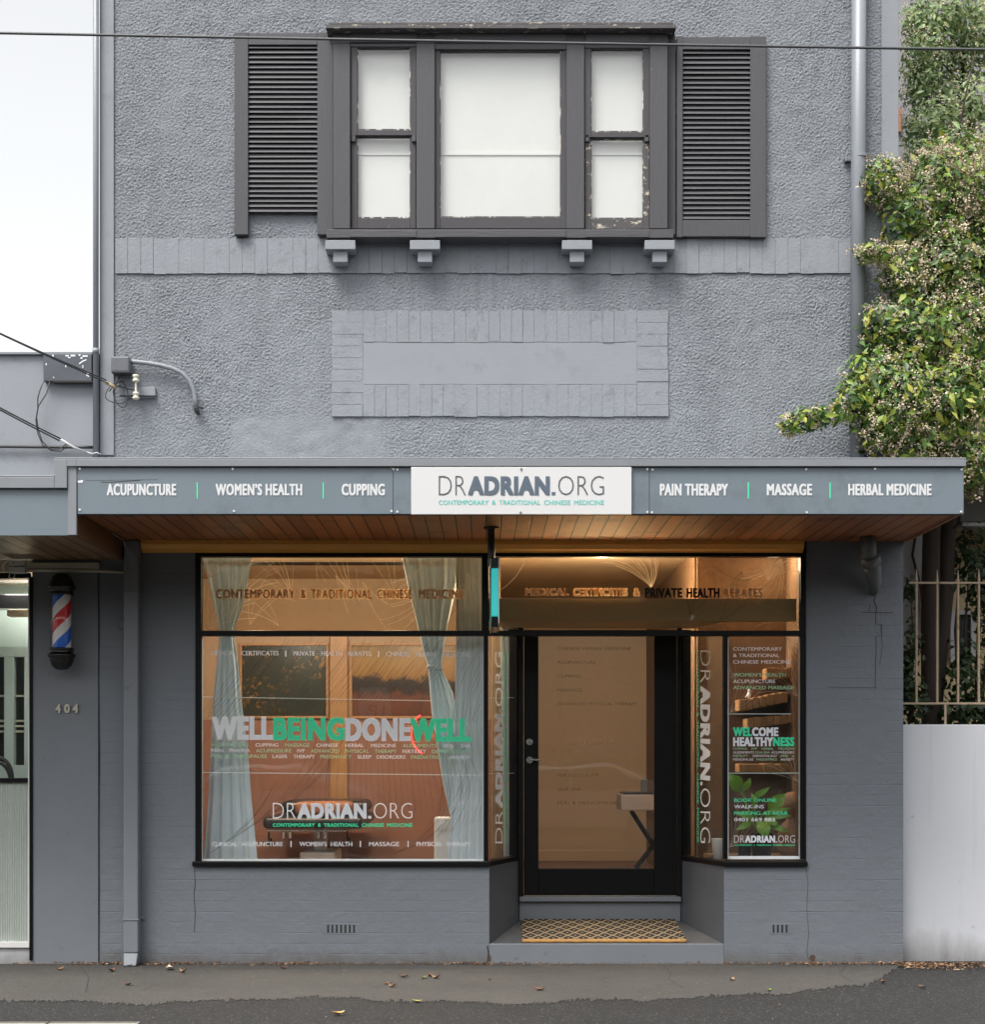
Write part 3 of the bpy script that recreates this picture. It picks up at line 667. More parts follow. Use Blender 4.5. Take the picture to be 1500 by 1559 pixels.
words(pg, [("ACUPRESSURE", 299, 460), ("ADVANCED", 549, 678), ("PHYSICAL", 705, 814), ("THERAPY", 841, 941), ("DERMATOLOGY", 1103, 1280)], 961, 977, slope=.005, xc=600)
words(pg, [("PERI", 93, 142), ("&", 160, 178), ("MENOPAUSE", 198, 349), ("PREGNANCY", 593, 735), ("PAEDIATRICS", 1007, 1150)], 987, 1003, slope=.005, xc=600)
words(wt, [("LASER", 374, 442), ("THERAPY", 469, 567), ("SLEEP", 762, 826), ("DISORDERS", 850, 981), ("ANXIETY", 1180, 1280)], 987, 1003, 'medium', slope=.005, xc=600)
def logo(mb1, mb2, conv, x0, x1, y0, y1, sx, sy0, sy1, Y, mbthin=None):
    w_ = x1 - x0; q = lambda t: x0 + w_ * t
    a = [("DR", 0, .165), ("ORG", .722, 1.0)]
    for t, u, v in a: words(mbthin or mb1, [(t, q(u), q(v))], y0, y1, 'thin' , conv, Y)
    words(mb1, [("ADRIAN", q(.178), q(.672))], y0 + .02 * (y1 - y0), y1, 'bold', conv, Y)
    (xa, ya), (xb, yb) = conv(q(.683), y1 - .17 * (y1 - y0)), conv(q(.706), y1)
    mb1.add([P(xa, yb, Y - .001), P(xb, yb, Y - .001), P(xb, ya, Y - .001), P(xa, ya, Y - .001)], [(0, 1, 2, 3)])
    for t, u, v in (("CONTEMPORARY", 0, .302), ("&", .322, .345), ("TRADITIONAL", .365, .615), ("CHINESE", .637, .797), ("MEDICINE", .818, 1.0)):
        words(mb2, [(t, q(u), q(v))], sy0, sy1, 'bold' if sy1 - sy0 > 9 else 'medium', conv, Y)
logo(wt, gr, z1, 375, 1013, 1206, 1278, 0, 1299, 1316, YT)
words(wt, [("CLINICAL", 97, 213), ("ACUPUNCTURE", 232, 421), ("WOMEN’S", 497, 622), ("HEALTH", 640, 738), ("MASSAGE", 815, 953), ("PHYSICAL", 1032, 1148), ("THERAPY", 1166, 1282)], 1384, 1404, 'medium')
words(wt, [("|", 456, 461), ("|", 773, 778), ("|", 991, 996)], 1380, 1408)
wt.obj("lettering", 'vinyl', mw); gr.obj("lettering", 'wgreen', mw); pg.obj("lettering", 'palegreen', mw)
sm = MB()
for (ya, yb) in ((722, 744), (1067, 1080)):
    (x0, y0), (x1, y1) = z1(45, ya), z1(1335, yb); ribbon(sm, [P(x0, y0, YT - .0002), P(x1, y1, YT - .0002)], .006)
sm.obj("film_seam", 'seam', mw)

# transom lights
tr1 = MB().box(X(305), X(735), YG, YG + .006, Z(961), Z(846.5)).obj("transom_window", 'glass_tint', B)
tr2 = MB().box(X(743.5), X(1220.5), YG, YG + .006, Z(961), Z(846.5)).obj("transom_window", 'glass_tint', B)
S2 = 2.941
def z2(x, y): return 730 + x / S2, 820 + y / S2
f = MB(); words(f, [("CONTEMPORARY", 115, 478)], 230, 275, 'bold'); f.obj("lettering", 'goldfaint', tr1)
f = MB(); words(f, [("&", 500, 530), ("TRADITIONAL", 547, 832), ("CHINESE", 850, 1015), ("MEDICINE", 1040, 1250)], 230, 276, 'bold'); f.obj("lettering", 'gold', tr1)
f = MB(); words(f, [("MEDICAL", 205, 400)], 222, 255, 'bold', z2); f.obj("lettering", 'goldfaint', tr2)
f = MB(); words(f, [("CERTIFICATES", 420, 665), ("&", 690, 720)], 221, 258, 'bold', z2); f.obj("lettering", 'gold', tr2)
f = MB(); words(f, [("PRIVATE", 742, 910), ("HEALTH", 928, 1077)], 221, 265, 'bold', z2); f.obj("lettering", 'darkvinyl', tr2)
f = MB(); words(f, [("REBATES", 1097, 1270)], 221, 264, 'bold', z2); f.obj("lettering", 'goldfaint', tr2)

# engraved leaf-vein pattern on the panes: fans of fine curves
def fan(mb, ox, oy, n, a0, a1, ln, bend, box_, wd=.0017, Y=YT - .0004):
    for i in range(n):
        a = a0 + (a1 - a0) * (i + rng.uniform(-.25, .25)) / max(1, n - 1); x, y = ox, oy; L = ln * rng.uniform(.55, 1.1); pts = []
        m = 12; c = bend * rng.uniform(.6, 1.3)
        for k in range(m + 1):
            if box_[0] < x < box_[2] and box_[1] < y < box_[3]: pts.append(P(x, y, Y))
            elif pts: break
            aa = a + c * k / m; x += math.cos(aa) * L / m; y -= math.sin(aa) * L / m
        if len(pts) > 2: ribbon(mb, pts, wd * rng.uniform(.6, 1.3))
bx = (307, 849, 732, 959)
v1 = MB()
fan(v1, 318, 880, 8, R(100), R(40), 90, -.7, bx, .0026); fan(v1, 318, 958, 6, R(110), R(25), 90, -.5, bx, .0022)
for i in range(20):
    a = rng.uniform(40, 130) if rng.random() < .6 else rng.uniform(230, 310)
    fan(v1, rng.uniform(330, 725), rng.uniform(900, 958) if a < 180 else rng.uniform(850, 890), rng.integers(2, 6), R(a - rng.uniform(6, 26)), R(a + rng.uniform(6, 26)), rng.uniform(50, 120), rng.uniform(-1.1, 1.1), bx, rng.uniform(.0008, .0016))
v1.obj("vein_pattern", 'vein_pale', tr1)
bx = (746, 849, 1219, 959); v1 = MB()
for x, y, a, n in ((992, 895, 95, 15), (1170, 885, 75, 16), (1190, 850, 250, 14), (1218, 955, 120, 6), (800, 850, 280, 4)):
    fan(v1, x, y, n - 3, R(a - 34), R(a + 40), 80, rng.choice([-.8, .8]), bx, .0015)
v1.obj("vein_pattern", 'vein_pale', tr2); v1 = MB()
for x, y, a, n in ((1050, 935, 60, 3), (1095, 945, 40, 3), (1130, 870, 250, 3), (1085, 860, 290, 2)): fan(v1, x, y, n, R(a - 25), R(a + 25), 80, .7, bx, .0022)
v1.obj("vein_pattern", 'vein_dark', tr2)
bx = (308, 970, 735, 1307); v1 = MB()
for i in range(46):                                       # sweeping parallels, lower left to upper right
    x = 300 + i * 7.5; fan(v1, x, 1095 - i * .8, 2, R(52), R(44), 210, .35, bx, .0016)
for i in range(26): fan(v1, 318 + i * 5, 1300 - i * 3.2, 1, R(35), R(35), 190, .5, bx, .0015)
for i in range(24): fan(v1, 470 + i * 9, 1235, 1, R(95), R(95), 150, -.5 + i * .03, bx, .0015)
for i in range(26): fan(v1, 600 + i * 5.2, 1300 - i * 2, 1, R(25 + i * 2), 0, 170, 1.1, bx, .0015)
for i in range(14): fan(v1, 690 + i * 3, 1100, 1, R(110 - i * 4), 0, 120, -.6, bx, .0015)
v1.obj("vein_pattern", 'vein_dark', mw)

# angled side lights of the recess
def angled(A, Bp, nm):
    a, b = Vector((A[0], A[1], 0)), Vector((Bp[0], Bp[1], 0)); u = (b - a).normalized(); n = Vector((u.y, -u.x, 0))
    if n.y > 0: n = -n
    z0, z1_ = Z(1311), 2.60
    def slab(t0, t1, za, zb_, d0, d1):
        p = [a + u * t0 + n * d0, a + u * t1 + n * d0, a + u * t1 + n * d1, a + u * t0 + n * d1]
        return MB().add([(q.x, q.y, z) for z in (za, zb_) for q in p], [(0, 1, 2, 3), (7, 6, 5, 4), (0, 4, 5, 1), (1, 5, 6, 2), (2, 6, 7, 3), (3, 7, 4, 0)])
    L = (b - a).length
    pane = slab(.02, L - .03, z0, z1_, -.035, -.029).obj("side_window", 'glass', B)
    fr = slab(L - .055, L, z0, z1_, -.07, .0); fr.obj("side_frame", 'blacksat', pane, bev=.003)
    return pane, a, u, n, L
pl, la, lu, ln_, lL = angled((FL, .04), (BL_, YD), "l")
pr, ra, ru, rn_, rL = angled((FR, .04), (BR_, YD), "r")
def on_ang(px, py, A, Bp, n):
    o = n * -.0275
    q = on_plane(px, py, (A.x + o.x, A.y + o.y), (Bp.x + o.x, Bp.y + o.y)); return q
def vlogo(pane, a, u, n, L, xcap0, xbase, ys, sub, up):
    """upright logo; ys = baseline start .. end in photo rows; xbase / xcap0 = columns of the letters' feet and heads"""
    b = a + u * L; w1, w2, w3 = MB(), MB(), MB()
    def put(mb, t, y0, y1, weight, x0=xbase, x1=xcap0):
        put_text(mb, t, on_ang(x0, y0, a, b, n), on_ang(x0, y1, a, b, n), on_ang(x1, y0, a, b, n), weight=weight, out=tuple(n))
    s, e = ys; q = lambda t: s + (e - s) * t
    put(w1, "DR", q(0), q(.168), 'thin'); put(w2, "ADRIAN", q(.185), q(.672), 'bold'); put(w1, "ORG", q(.717), q(1), 'thin')
    put(w2, ".", q(.683), q(.703), 'bold', xbase, xbase + (xcap0 - xbase) * .2)
    for t, u0, u1 in (("CONTEMPORARY", 0, .302), ("&", .322, .345), ("TRADITIONAL", .365, .615), ("CHINESE", .637, .797), ("MEDICINE", .818, 1.0)):
        put(w3, t, q(u0), q(u1), 'medium', *sub)
    w1.obj("lettering", 'vinyl', pane); w2.obj("lettering", 'vinyl', pane); w3.obj("lettering", 'green', pane)
vlogo(pl, la, lu, ln_, lL, 754.5, 765, (1284, 993), (771.5, 768.5), True)
vlogo(pr, ra, ru, rn_, rL, 1082, 1067, (990, 1283), (1061.8, 1065), False)
f = MB()
for py in (1063, 1178):
    b = la + lu * lL; ribbon(f, [on_ang(746, py, la, b, ln_), on_ang(786, py - 1, la, b, ln_)], .004, tuple(ln_))
f.obj("film_seam", 'seam', pl)
f = MB()
for i in range(9):
    b = la + lu * lL; x = 748 + i * 4
    f_pts = [on_ang(x + 6 * math.sin(k * .5 + i), 1290 - k * 32, la, b, ln_) for k in range(9)]; ribbon(f, f_pts, .0013, tuple(ln_))
f.obj("vein_pattern", 'vein_dark', pl)

# right display window
rw = MB().box(X(1107.5), X(1220.5), YG, YG + .006, Z(1308), zt).obj("display_window", 'glass', B)
f = MB(); f.pbox(1108.5, 1303.5, 1219.5, 1308, YG - .006, YG + .012); f.pbox(1108.5, 968, 1110, 1303, YG - .006, YG + .01); f.pbox(1217.5, 968, 1219.5, 1303, YG - .006, YG + .01); f.obj("glazing_bead", 'beadpaint', rw)
wt, gr, pg, tl = Rows(), Rows(), Rows(), Rows()
for t, a, b, y, k in (("CONTEMPORARY", 1137, 1357, 486, wt), ("& TRADITIONAL", 1137, 1345, 515, wt), ("CHINESE MEDICINE", 1137, 1395, 544, wt), ("WOMEN’S HEALTH", 1137, 1375, 602, pg),
                      ("ACUPUNCTURE", 1137, 1327, 631, wt), ("ADVANCED MASSAGE", 1137, 1410, 659, pg), ("BOOK ONLINE", 1142, 1332, 1163, tl), ("WALK-INS", 1142, 1275, 1192, wt),
                      ("PARKING AT REAR", 1142, 1383, 1221, tl), ("0401 669 883", 1142, 1325, 1250, wt)):
    words(k, [(t, a, b)], y, y + 16, 'medium', z2)
words(gr, [("WEL", 1137, 1222)], 845, 885, 'bold', z2); words(wt, [("COME", 1222, 1340)], 845, 885, 'bold', z2)
words(wt, [("HEALTHY", 1137, 1316)], 889, 930, 'bold', z2); words(gr, [("NESS", 1316, 1412)], 889, 930, 'bold', z2)
words(pg, [("CUPPING", 1137, 1200), ("IVF", 1220, 1245), ("HERBAL", 1265, 1318), ("MEDICINE", 1340, 1412)], 936, 945, 'regular', z2)
words(wt, [("ALIGNMENTS", 1137, 1232), ("ACUPRESSURE", 1308, 1412)], 952, 962, 'regular', z2); words(pg, [("GUA SHA", 1238, 1302)], 952, 962, 'regular', z2)
words(pg, [("FERTILITY", 1137, 1205), ("PERI", 1352, 1382), ("&", 1402, 1412)], 968, 978, 'regular', z2); words(wt, [("DERMATOLOGY", 1226, 1334)], 968, 978, 'regular', z2)
words(wt, [("MENOPAUSE", 1137, 1228), ("ANXIETY", 1350, 1412)], 984, 994, 'regular', z2); words(pg, [("PAEDIATRICS", 1243, 1333)], 984, 994, 'regular', z2)
logo(wt, gr, z2, 1142, 1415, 1329, 1361, 0, 1369, 1376.5, YT)
wt.obj("lettering", 'vinyl', rw); gr.obj("lettering", 'wgreen', rw); pg.obj("lettering", 'palegreen', rw); tl.obj("lettering", 'wgreen', rw)
f = MB()
for ya, xb in ((785, 1400), (1050, 1438)):
    (x0, y0), (x1, y1) = z2(1112, ya), z2(xb, ya); ribbon(f, [P(x0, y0, YT - .0002), P(x1, y1, YT - .0002)], .005)
f.obj("film_seam", 'seam', rw)
v1 = MB(); bx = (1111, 970, 1217, 1302)
for x, y, a, n in ((1112, 1085, 45, 10), (1215, 1060, 130, 7), (1216, 1190, 125, 6), (1112, 1290, 50, 8), (1200, 972, 300, 6)): fan(v1, x, y, n, R(a - 30), R(a + 30), 75, .5, bx, .0015)
v1.obj("vein_pattern", 'vein_pale', rw)

# recess ceiling (its front is the olive bulkhead seen through the right transom light)
f = MB(); f.prism([(FL - .02, .075), (X(1216), .075), (X(1216), .18), (FR + .02, .18), (BR_ + .12, YD + .1), (BL_ - .12, YD + .1)], 'z', 2.62, 2.79); f.obj("recess_ceiling", 'olive', B)

# ---------------- entrance door
YDf = YD - .02
f = MB(); f.box(BL_ - .01, X(797, YD), YDf - .03, YDf + .08, .456, 2.615); f.box(X(1031, YD), BR_ + .01, YDf - .03, YDf + .08, .456, 2.615)
f.obj("door_frame", 'black', B, bev=.004)
dz0, dz1 = .462, 2.60
gx0, gx1, gz0, gz1 = X(820, YD), X(996, YD), Z(1322, YD), 2.575
f = MB(); f.box(X(798, YD), gx0, YDf, YDf + .045, dz0, dz1); f.box(gx1, X(1030, YD), YDf, YDf + .045, dz0, dz1)
f.box(gx0, gx1, YDf + .001, YDf + .044, dz0, gz0); f.box(gx0, gx1, YDf + .001, YDf + .044, gz1, dz1)
door = f.obj("entrance_door", 'black', B, bev=.005)
dp = MB().box(gx0 - .005, gx1 + .005, YDf + .018, YDf + .024, gz0 - .005, gz1 + .005).obj("glass_pane", 'glass', door)
f = Rows()
for t, a, b, y in (("CHINESE HERBAL MEDICINE", 350, 680, 485), ("ACUPUNCTURE", 350, 520, 547), ("CUPPING", 350, 455, 609), ("MASSAGE", 350, 462, 671), ("ADVANCED PHYSICAL THERAPY", 350, 710, 733),
                   ("FERTILITY & IVF", 350, 535, 1053), ("GUA SHA", 350, 455, 1115), ("PERI & MENOPAUSE", 350, 620, 1176)):
    words(f, [(t, a, b)], y, y + 14, 'medium', z2, YDf + .0165)
f.obj("lettering", 'faintdark', door)
f = MB(); words(f, [("ADRIAN", 385, 510), ("ORG", 532, 600)], 905, 930, 'bold', z2, YDf + .0165); f.obj("lettering", 'goldfaint', door)
cx, cz = X(806.5, YDf), Z(1129.5, YDf)
f = MB(); f.tube([(cx, YDf + .002, cz), (cx, YDf - .014, cz)], .027, 24); f.tube([(cx, YDf - .013, cz), (cx, YDf - .02, cz)], .014, 18); f.obj("lock", 'chrome', door, bev=.002)
cz = Z(1157, YDf)
f = MB(); f.tube([(cx, YDf + .002, cz), (cx, YDf - .010, cz)], .027, 24); f.tube([(cx, YDf - .009, cz), (cx, YDf - .05, cz)], .010, 14)
f.tube([(cx - .004, YDf - .05, cz), (cx + .03, YDf - .053, cz + .003), (cx + .075, YDf - .052, cz - .002), (cx + .105, YDf - .046, cz - .006)], [.010, .009, .008, .007], 12); f.obj("handle", 'chrome', door)

# ================================================================== AWNINGS AND FASCIA SIGNS
YA = -1.5
aw = thing("shop_awning", "long grey box awning with stained timber soffit above the main shopfront", "awning", (0.2, -.75, 3.2))
za, zt_ = Z(783, YA), Z(700, YA)
f = MB(); f.box(X(117, YA), X(1468, YA), YA, YA + .03, za + .004, zt_ - .015); f.obj("fascia_board", 'capping', aw)
f = MB(); f.box(X(84, YA), X(1470, YA), YA - .028, -.001, zt_ - .001, zt_ + .010); f.box(X(117, YA), X(1470, YA), YA - .029, YA - .002, Z(711, YA), zt_ - .002)
f.box(X(84, YA), X(103, YA), YA - .029, YA - .0025, Z(744, YA), zt_ - .002); f.box(X(103, YA), X(117, YA), YA - .029, YA - .0025, Z(711, YA), zt_ - .002); f.obj("capping", 'capping', aw, bev=.003)
f = MB(); f.box(X(117, YA), X(1466, YA), YA + .031, -.002, za + .012, za + .03); f.obj("soffit", 'soffit', aw)
f = MB(); f.box(X(117, YA) + .004, X(1466, YA), YA + .0005, YA + .0305, za - .004, za + .003); f.obj("drip_edge", 'joint', aw)
f = MB(); f.box(X(1462, YA), X(1468, YA), YA + .031, -.002, za + .004, zt_ - .02); f.obj("end_board", 'soffit', aw)
f = MB(); f.prism([(-.085, za + .011), (-.085, za - .02), (-.060, za - .052), (-.014, za - .075), (-.014, za + .011)], 'x', X(217), X(1222)); f.obj("cove_moulding", 'mould', aw)
f = MB(); f.box(X(297), X(1228), -.012, -.001, Z(843), za + .011); f.obj("head_lining", 'blacksat', aw)
aw2 = thing("shop_awning", "lower grey box awning over the neighbouring shop with pale timber soffit", "awning", (-4.2, -.75, 3.06))
zb2, zt2 = Z(815, YA), Z(727, YA)
x0n, x1n = -7.5, X(117, YA) - .003
f = MB(); f.box(x0n, x1n, YA, YA + .03, zb2, Z(711, YA) - .09); f.obj("fascia_board", 'panel', aw2)
f = MB(); f.box(x0n, X(84, YA) - .001, YA - .028, YA - .001, Z(744, YA), zt2); f.box(x0n, X(84, YA) - .001, YA - .028, -.001, zt2 + .001, zt2 + .01); f.obj("capping", 'capping', aw2, bev=.003)
f = MB(); f.box(X(103.5, YA), X(116.5, YA), YA - .014, YA - .001, zb2 + .002, Z(712, YA)); f.obj("filler_strip", 'capping', aw2)
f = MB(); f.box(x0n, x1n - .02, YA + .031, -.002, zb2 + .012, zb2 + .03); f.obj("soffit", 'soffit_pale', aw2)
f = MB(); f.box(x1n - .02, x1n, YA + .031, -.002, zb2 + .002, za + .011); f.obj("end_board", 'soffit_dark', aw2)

def screws(mb, pts, Y):
    for x, y in pts: mb.disc(P(x, y, Y), .008, 'y', .006, 8)
YF = YA - .004
def fascia_sign(label, x0, x1, items, ticks, scr, joint):
    t = thing("fascia_sign", label, "sign", P((x0 + x1) / 2, 783, YF))
    f = MB(); f.pbox(x0, 712, x1, 782.5, YF, YA); o = f.obj("sign_panel", 'panel', t, bev=.0015)
    for s_, a, b in items:
        f = MB(); flat_text(f, s_, a, 736.5, b, 754.5, YF - .0005, weight='bold', heavy=(.085, .06)); f.obj("lettering", 'sign_white', t)
    for x in ticks: f = MB(); f.pbox(x - .9, 734.5, x + .9, 759, YF - .002, YF - .0003); f.obj("divider", 'green', t)
    for q in scr: f = MB(); screws(f, [q], YF - .002); f.obj("screw", 'screw', t)
    f = MB(); f.pbox(joint - .5, 712.5, joint + .5, 782, YF - .0008, YF - .0002); f.obj("panel_joint", 'crack', t)
    return t
s1 = fascia_sign("grey fascia panel reading ACUPUNCTURE, WOMEN’S HEALTH and CUPPING in white capitals", 117.5, 626, [("ACUPUNCTURE", 162, 268), ("WOMEN’S HEALTH", 328, 460), ("CUPPING", 520, 586)], (300, 492),
            [(121, 713.5), (121, 776), (354, 714), (356, 778), (596, 778), (605, 779), (605, 715)], 598.5)
s2 = fascia_sign("grey fascia panel reading PAIN THERAPY, MASSAGE and HERBAL MEDICINE in white capitals", 962, 1468, [("PAIN THERAPY", 1005, 1109), ("MASSAGE", 1168, 1237), ("HERBAL MEDICINE", 1292, 1419)], (1140, 1264.5),
            [(986, 714.5), (994, 715), (986, 779.5), (993, 780), (1228, 714.5), (1229, 780), (1333, 714), (1465, 715), (1464, 779)], 989)
f = MB(); f.add([P(117.8, 732, YF - .001), P(126, 731, YF - .003), P(125, 735, YF - .003), P(118, 735, YF - .001)], [(0, 1, 2, 3)]); f.add([P(595.5, 712, YF - .001), P(602, 712.5, YF - .003), P(599, 717, YF - .003)], [(0, 1, 2)]); f.obj("peeled_film", 'vinyl', s1)
f = MB(); ribbon(f, [P(153, 733.8, YF - .001), P(165, 734.4, YF - .001), P(180, 733.4, YF - .001), P(196, 732.2, YF - .001), P(214, 731, YF - .001)], .0045); ribbon(f, [P(130, 731, YF - .001), P(160, 731.3, YF - .001), P(240, 730, YF - .001)], .0018); f.obj("tear", 'crack', s1)
t = thing("logo_sign", "white fascia board with slate logo over small teal capitals on the awning", "sign", P(794, 783, YA - .03))
YL = YA - .03
f = MB(); f.pbox(626, 711, 962, 783, YL, YA); f.obj("sign_panel", 'white_panel', t, bev=.002)
ident = lambda x, y: (x, y)
ink, sl_, tq = Rows(), Rows(), Rows()
logo(sl_, tq, ident, 668, 920, 724.5, 754, 0, 761.5, 768.5, YL - .0005, mbthin=ink)
ink.obj("lettering", 'ink', t); sl_.obj("lettering", 'slate', t); tq.obj("lettering", 'teal', t)
for q in ((794, 714.5), (793, 780.5)): f = MB(); screws(f, [q], YL - .002); f.obj("screw", 'darkpipe', t)
# hanging lightbox
t = thing("lightbox_sign", "slim teal lightbox hanging edge-on from a black post under the awning", "sign", (.06, -.75, 3.2))
yb_, yf_ = -.35, -.92
f = MB(); f.tube([(X(748, -.8), -.8, za + .012), (X(748, -.8), -.8, 2.93)], .026, 16); f.disc((X(748, -.8), -.8, za + .006), .055, 'z', .014, 20); f.obj("post", 'blackmetal', t)
xa, xb = X(748.5, yf_), X(758.5, yf_); z0, z1_ = Z(938, yf_), Z(865, yf_)
f = MB(); f.box(xa - .012, xb + .012, yf_ + .01, yb_, z1_ + .001, z1_ + .075); f.box(xa, xb, yf_ + .02, yb_, z0 - .075, z0 - .001); f.obj("box_frame", 'blackmetal', t, bev=.004)
f = MB(); f.box(xa, xb, yf_, yb_ + .01, z0, z1_); f.obj("light_panel", glow("teal_acrylic", (.03, .42, .40), .22), t, bev=.006)
f = MB(); f.box(xa - .010, xa - .002, yf_ + .005, yb_, z0 - .08, z1_ + .07); f.obj("face_plate", plain("green_acrylic", (.12, .26, .18), .3, .05, 5), t)
f = MB(); f.box(xb + .002, xb + .008, yf_ + .005, yb_, z0 - .05, z1_ + .07); f.obj("face_plate", 'white', t)

# ================================================================== NEIGHBOURING SHOP (left)
Nb = thing("barber_shop", "low grey neighbouring shop with a plain parapet and a narrow pale green shop window", "building", (-4.4, 0, 0))
f = MB(); f.box(-9, XL - .012, .01, 6, 3.15, Z(541, .01)); f.obj("parapet_wall", 'smooth', Nb)
f = MB(); f.box(-9, XL - .012, -.02, 6.05, Z(541, .01) + .001, Z(538, .01) + .006); f.obj("parapet_capping", 'capping', Nb, bev=.003)
f = MB(); f.box(X(48), XL - .012, .008, .32, -.1, 3.149); f.obj("front_pier", 'render', Nb)
f = MB(); f.box(X(-190), X(-100), .008, .32, -.1, 3.149); f.obj("front_pier", 'render', Nb)
f = MB(); f.box(X(-100), X(48) - .001, .02, .30, -.1, Z(1443)); f.obj("plinth", 'whitewall', Nb)
fr = MB(); fr.pbox(44, 878, 49, 1462, -.004, .06); fr.pbox(-100, 872, 44, 880, 0, .06); fr.pbox(-100, 1184.5, 44, 1191, 0, .06)
ws = fr.obj("shop_window", 'blacksat', Nb, bev=.002)
f = MB(); f.pbox(-100, 1434, 44, 1443, -.002, .06); f.pbox(42, 880, 44.2, 1434, -.001, .05); f.obj("bottom_rail", 'white', ws, bev=.003)
f = MB(); f.pbox(-100, 880, 43, 1184, .03, .036); f.obj("glass_pane", 'glass', ws)
reed = plain("reeded_film", (.50, .54, .50), .35, .06, 4)
f = MB()
n = 40
for i in range(n):
    a = -100 + i * 142 / n; f.prism([(X(a), .034), (X(a + 142 / n / 2), .024), (X(a + 142 / n), .034), (X(a + 142 / n), .044), (X(a), .044)], 'z', Z(1434), Z(1191))
f.obj("reeded_panel", reed, ws)
f = MB(); f.box(X(-110), X(52), 1.3, 1.4, -.1, 3.149); f.obj("interior_wall", plain("pale_green_paint", (.50, .60, .54), .5, .05, 3), Nb)
f = MB(); f.box(X(-190), X(140), .33, 1.3, 3.02, 3.148); f.obj("interior_ceiling", 'ceil', Nb)
f = MB(); f.box(X(50), X(56), .33, 1.3, -.1, 3.01); f.obj("side_wall", 'white', Nb)
pgm = MT['greenpaint'] = bpy.data.materials["pale_green_paint"]
cb = thing("green_cabinet", "pale green painted cabinet with two tall glazed doors inside the barber window", "cabinet", P(20, 1190, 1.1))
f = MB(); a = 1.1
f.pbox(-60, 985, 52, 1000, a, a + .15); f.pbox(-60, 1165, 52, 1190, a, a + .15)
for x0, x1 in ((-60, -12), (5.5, 20), (36, 52)): f.pbox(x0, 1000, x1, 1165, a, a + .15)
f.obj("cabinet_frame", 'greenpaint', cb, bev=.004)
f = MB(); f.pbox(-12, 1000, 5.5, 1165, a + .08, a + .1); f.pbox(20, 1000, 36, 1165, a + .08, a + .1); f.obj("door_glass", 'blackmetal', cb)
f = MB()
for y in (1058, 1096, 1104, 1112): f.pbox(20.5, y, 35.5, y + 3, a + .05, a + .075); f.pbox(-11, y, 5, y + 3, a + .05, a + .075)
f.obj("shelf", 'cream', cb)
t = tag(MB().pbox(10, 928, 44, 938, .5, .62).obj("cardboard_box", plain("cardboard", (.5, .38, .24), .8, .1, 8), bev=.004), "small brown box high up behind the barber window glass", "box")
f = MB(); f.pbox(-60, 905, 44, 926, .7, .9); tag(f.obj("pelmet", 'blackmetal', bev=.004), "dark pelmet across the top of the barber window", "pelmet")
f = MB()
pts = [P(-2 + 20 * math.cos(q) , 1186 - 32 * math.sin(q), .3) for q in np.linspace(0, math.pi, 14)]
f.tube(pts, .016, 10); f.tube([(p[0] - .03, p[1] + .06, p[2] - .035) for p in pts], .014, 10)
tag(f.obj("coiled_hose", 'cable', smooth=True), "black coiled hose resting on the barber window ledge", "hose")
# small white junction box and conduit under the neighbour's soffit
f = MB(); f.pbox(13, 853.5, 37.5, 872, -.09, -.01); t = thing("connection_box", "small white connection box under the pale timber soffit", "box", P(25, 872, -.05)); f.obj("body", 'white', t, bev=.006)
f = MB(); f.pbox(13.5, 861.5, 37, 863, -.092, -.0902); f.obj("lid_seam", 'crack', t)
f = MB(); f.tube([P(12 - 8 * math.sin(q * 1.1), 862 + 9 * math.cos(q), -.12 - .02 * q) for q in np.linspace(0, 7, 24)], .006, 8); f.tube([P(15, 871, -.06), P(13, 879, -.08), P(18, 882, -.09), P(22, 877, -.08), P(21, 871, -.06)], .005, 8)
f.obj("lead", 'white', t, smooth=True)
f = MB(); f.pbox(38, 856.5, 150, 865.5, -.045, .005); tag(f.obj("cover_strip", 'cream', bev=.003), "cream timber cover strip below the neighbouring soffit", "strip")
f = MB(); f.tube([P(38, 868, -.05), P(148, 869.5, -.05), P(188, 871, -.05)], .012, 10); tag(f.obj("conduit_pipe", 'cream', smooth=True), "thin cream conduit running along under the cover strip", "pipe")
# barber pole
bx_, by_ = X(93.5, -.15), -.15
t = thing("barber_pole", "red, white and blue striped barber pole with glossy black domed ends", "barber pole", (bx_, by_, Z(1022, by_)))
zc = lambda y: Z(y, by_); r0 = .080
stripe = bpy.data.materials.new("barber_stripe"); nt, b = nodes(stripe); v = objco(nt); s = N(nt, "ShaderNodeSeparateXYZ", i_Vector=v)
ang = math_(nt, 'ARCTAN2', math_(nt, 'SUBTRACT', s.outputs[1], by_), math_(nt, 'SUBTRACT', s.outputs[0], bx_))
ph = math_(nt, 'FRACT', math_(nt, 'ADD', math_(nt, 'SUBTRACT', math_(nt, 'DIVIDE', math_(nt, 'SUBTRACT', s.outputs[2], zc(990)), .40), math_(nt, 'DIVIDE', ang, 2 * math.pi)), -.20))
rp = N(nt, "ShaderNodeValToRGB"); nt.links.new(ph, rp.inputs[0]); e = rp.color_ramp; e.interpolation = 'CONSTANT'
while len(e.elements) < 4: e.elements.new(.5)
for el, (p_, c_) in zip(e.elements, ((0, (.014, .15, .72, 1)), (.27, (.92, .91, .90, 1)), (.5, (.75, .022, .028, 1)), (.77, (.92, .91, .90, 1)))): el.position = p_; el.color = c_
nt.links.new(rp.outputs[0], b.inputs["Base Color"]); b.inputs["Roughness"].default_value = .25
f = MB(); f.lathe([(r0 * .86, 0), (r0 * .86, zc(905) - zc(988))], (bx_, by_, zc(988)), 40); f.obj("striped_cylinder", stripe, t, smooth=False)
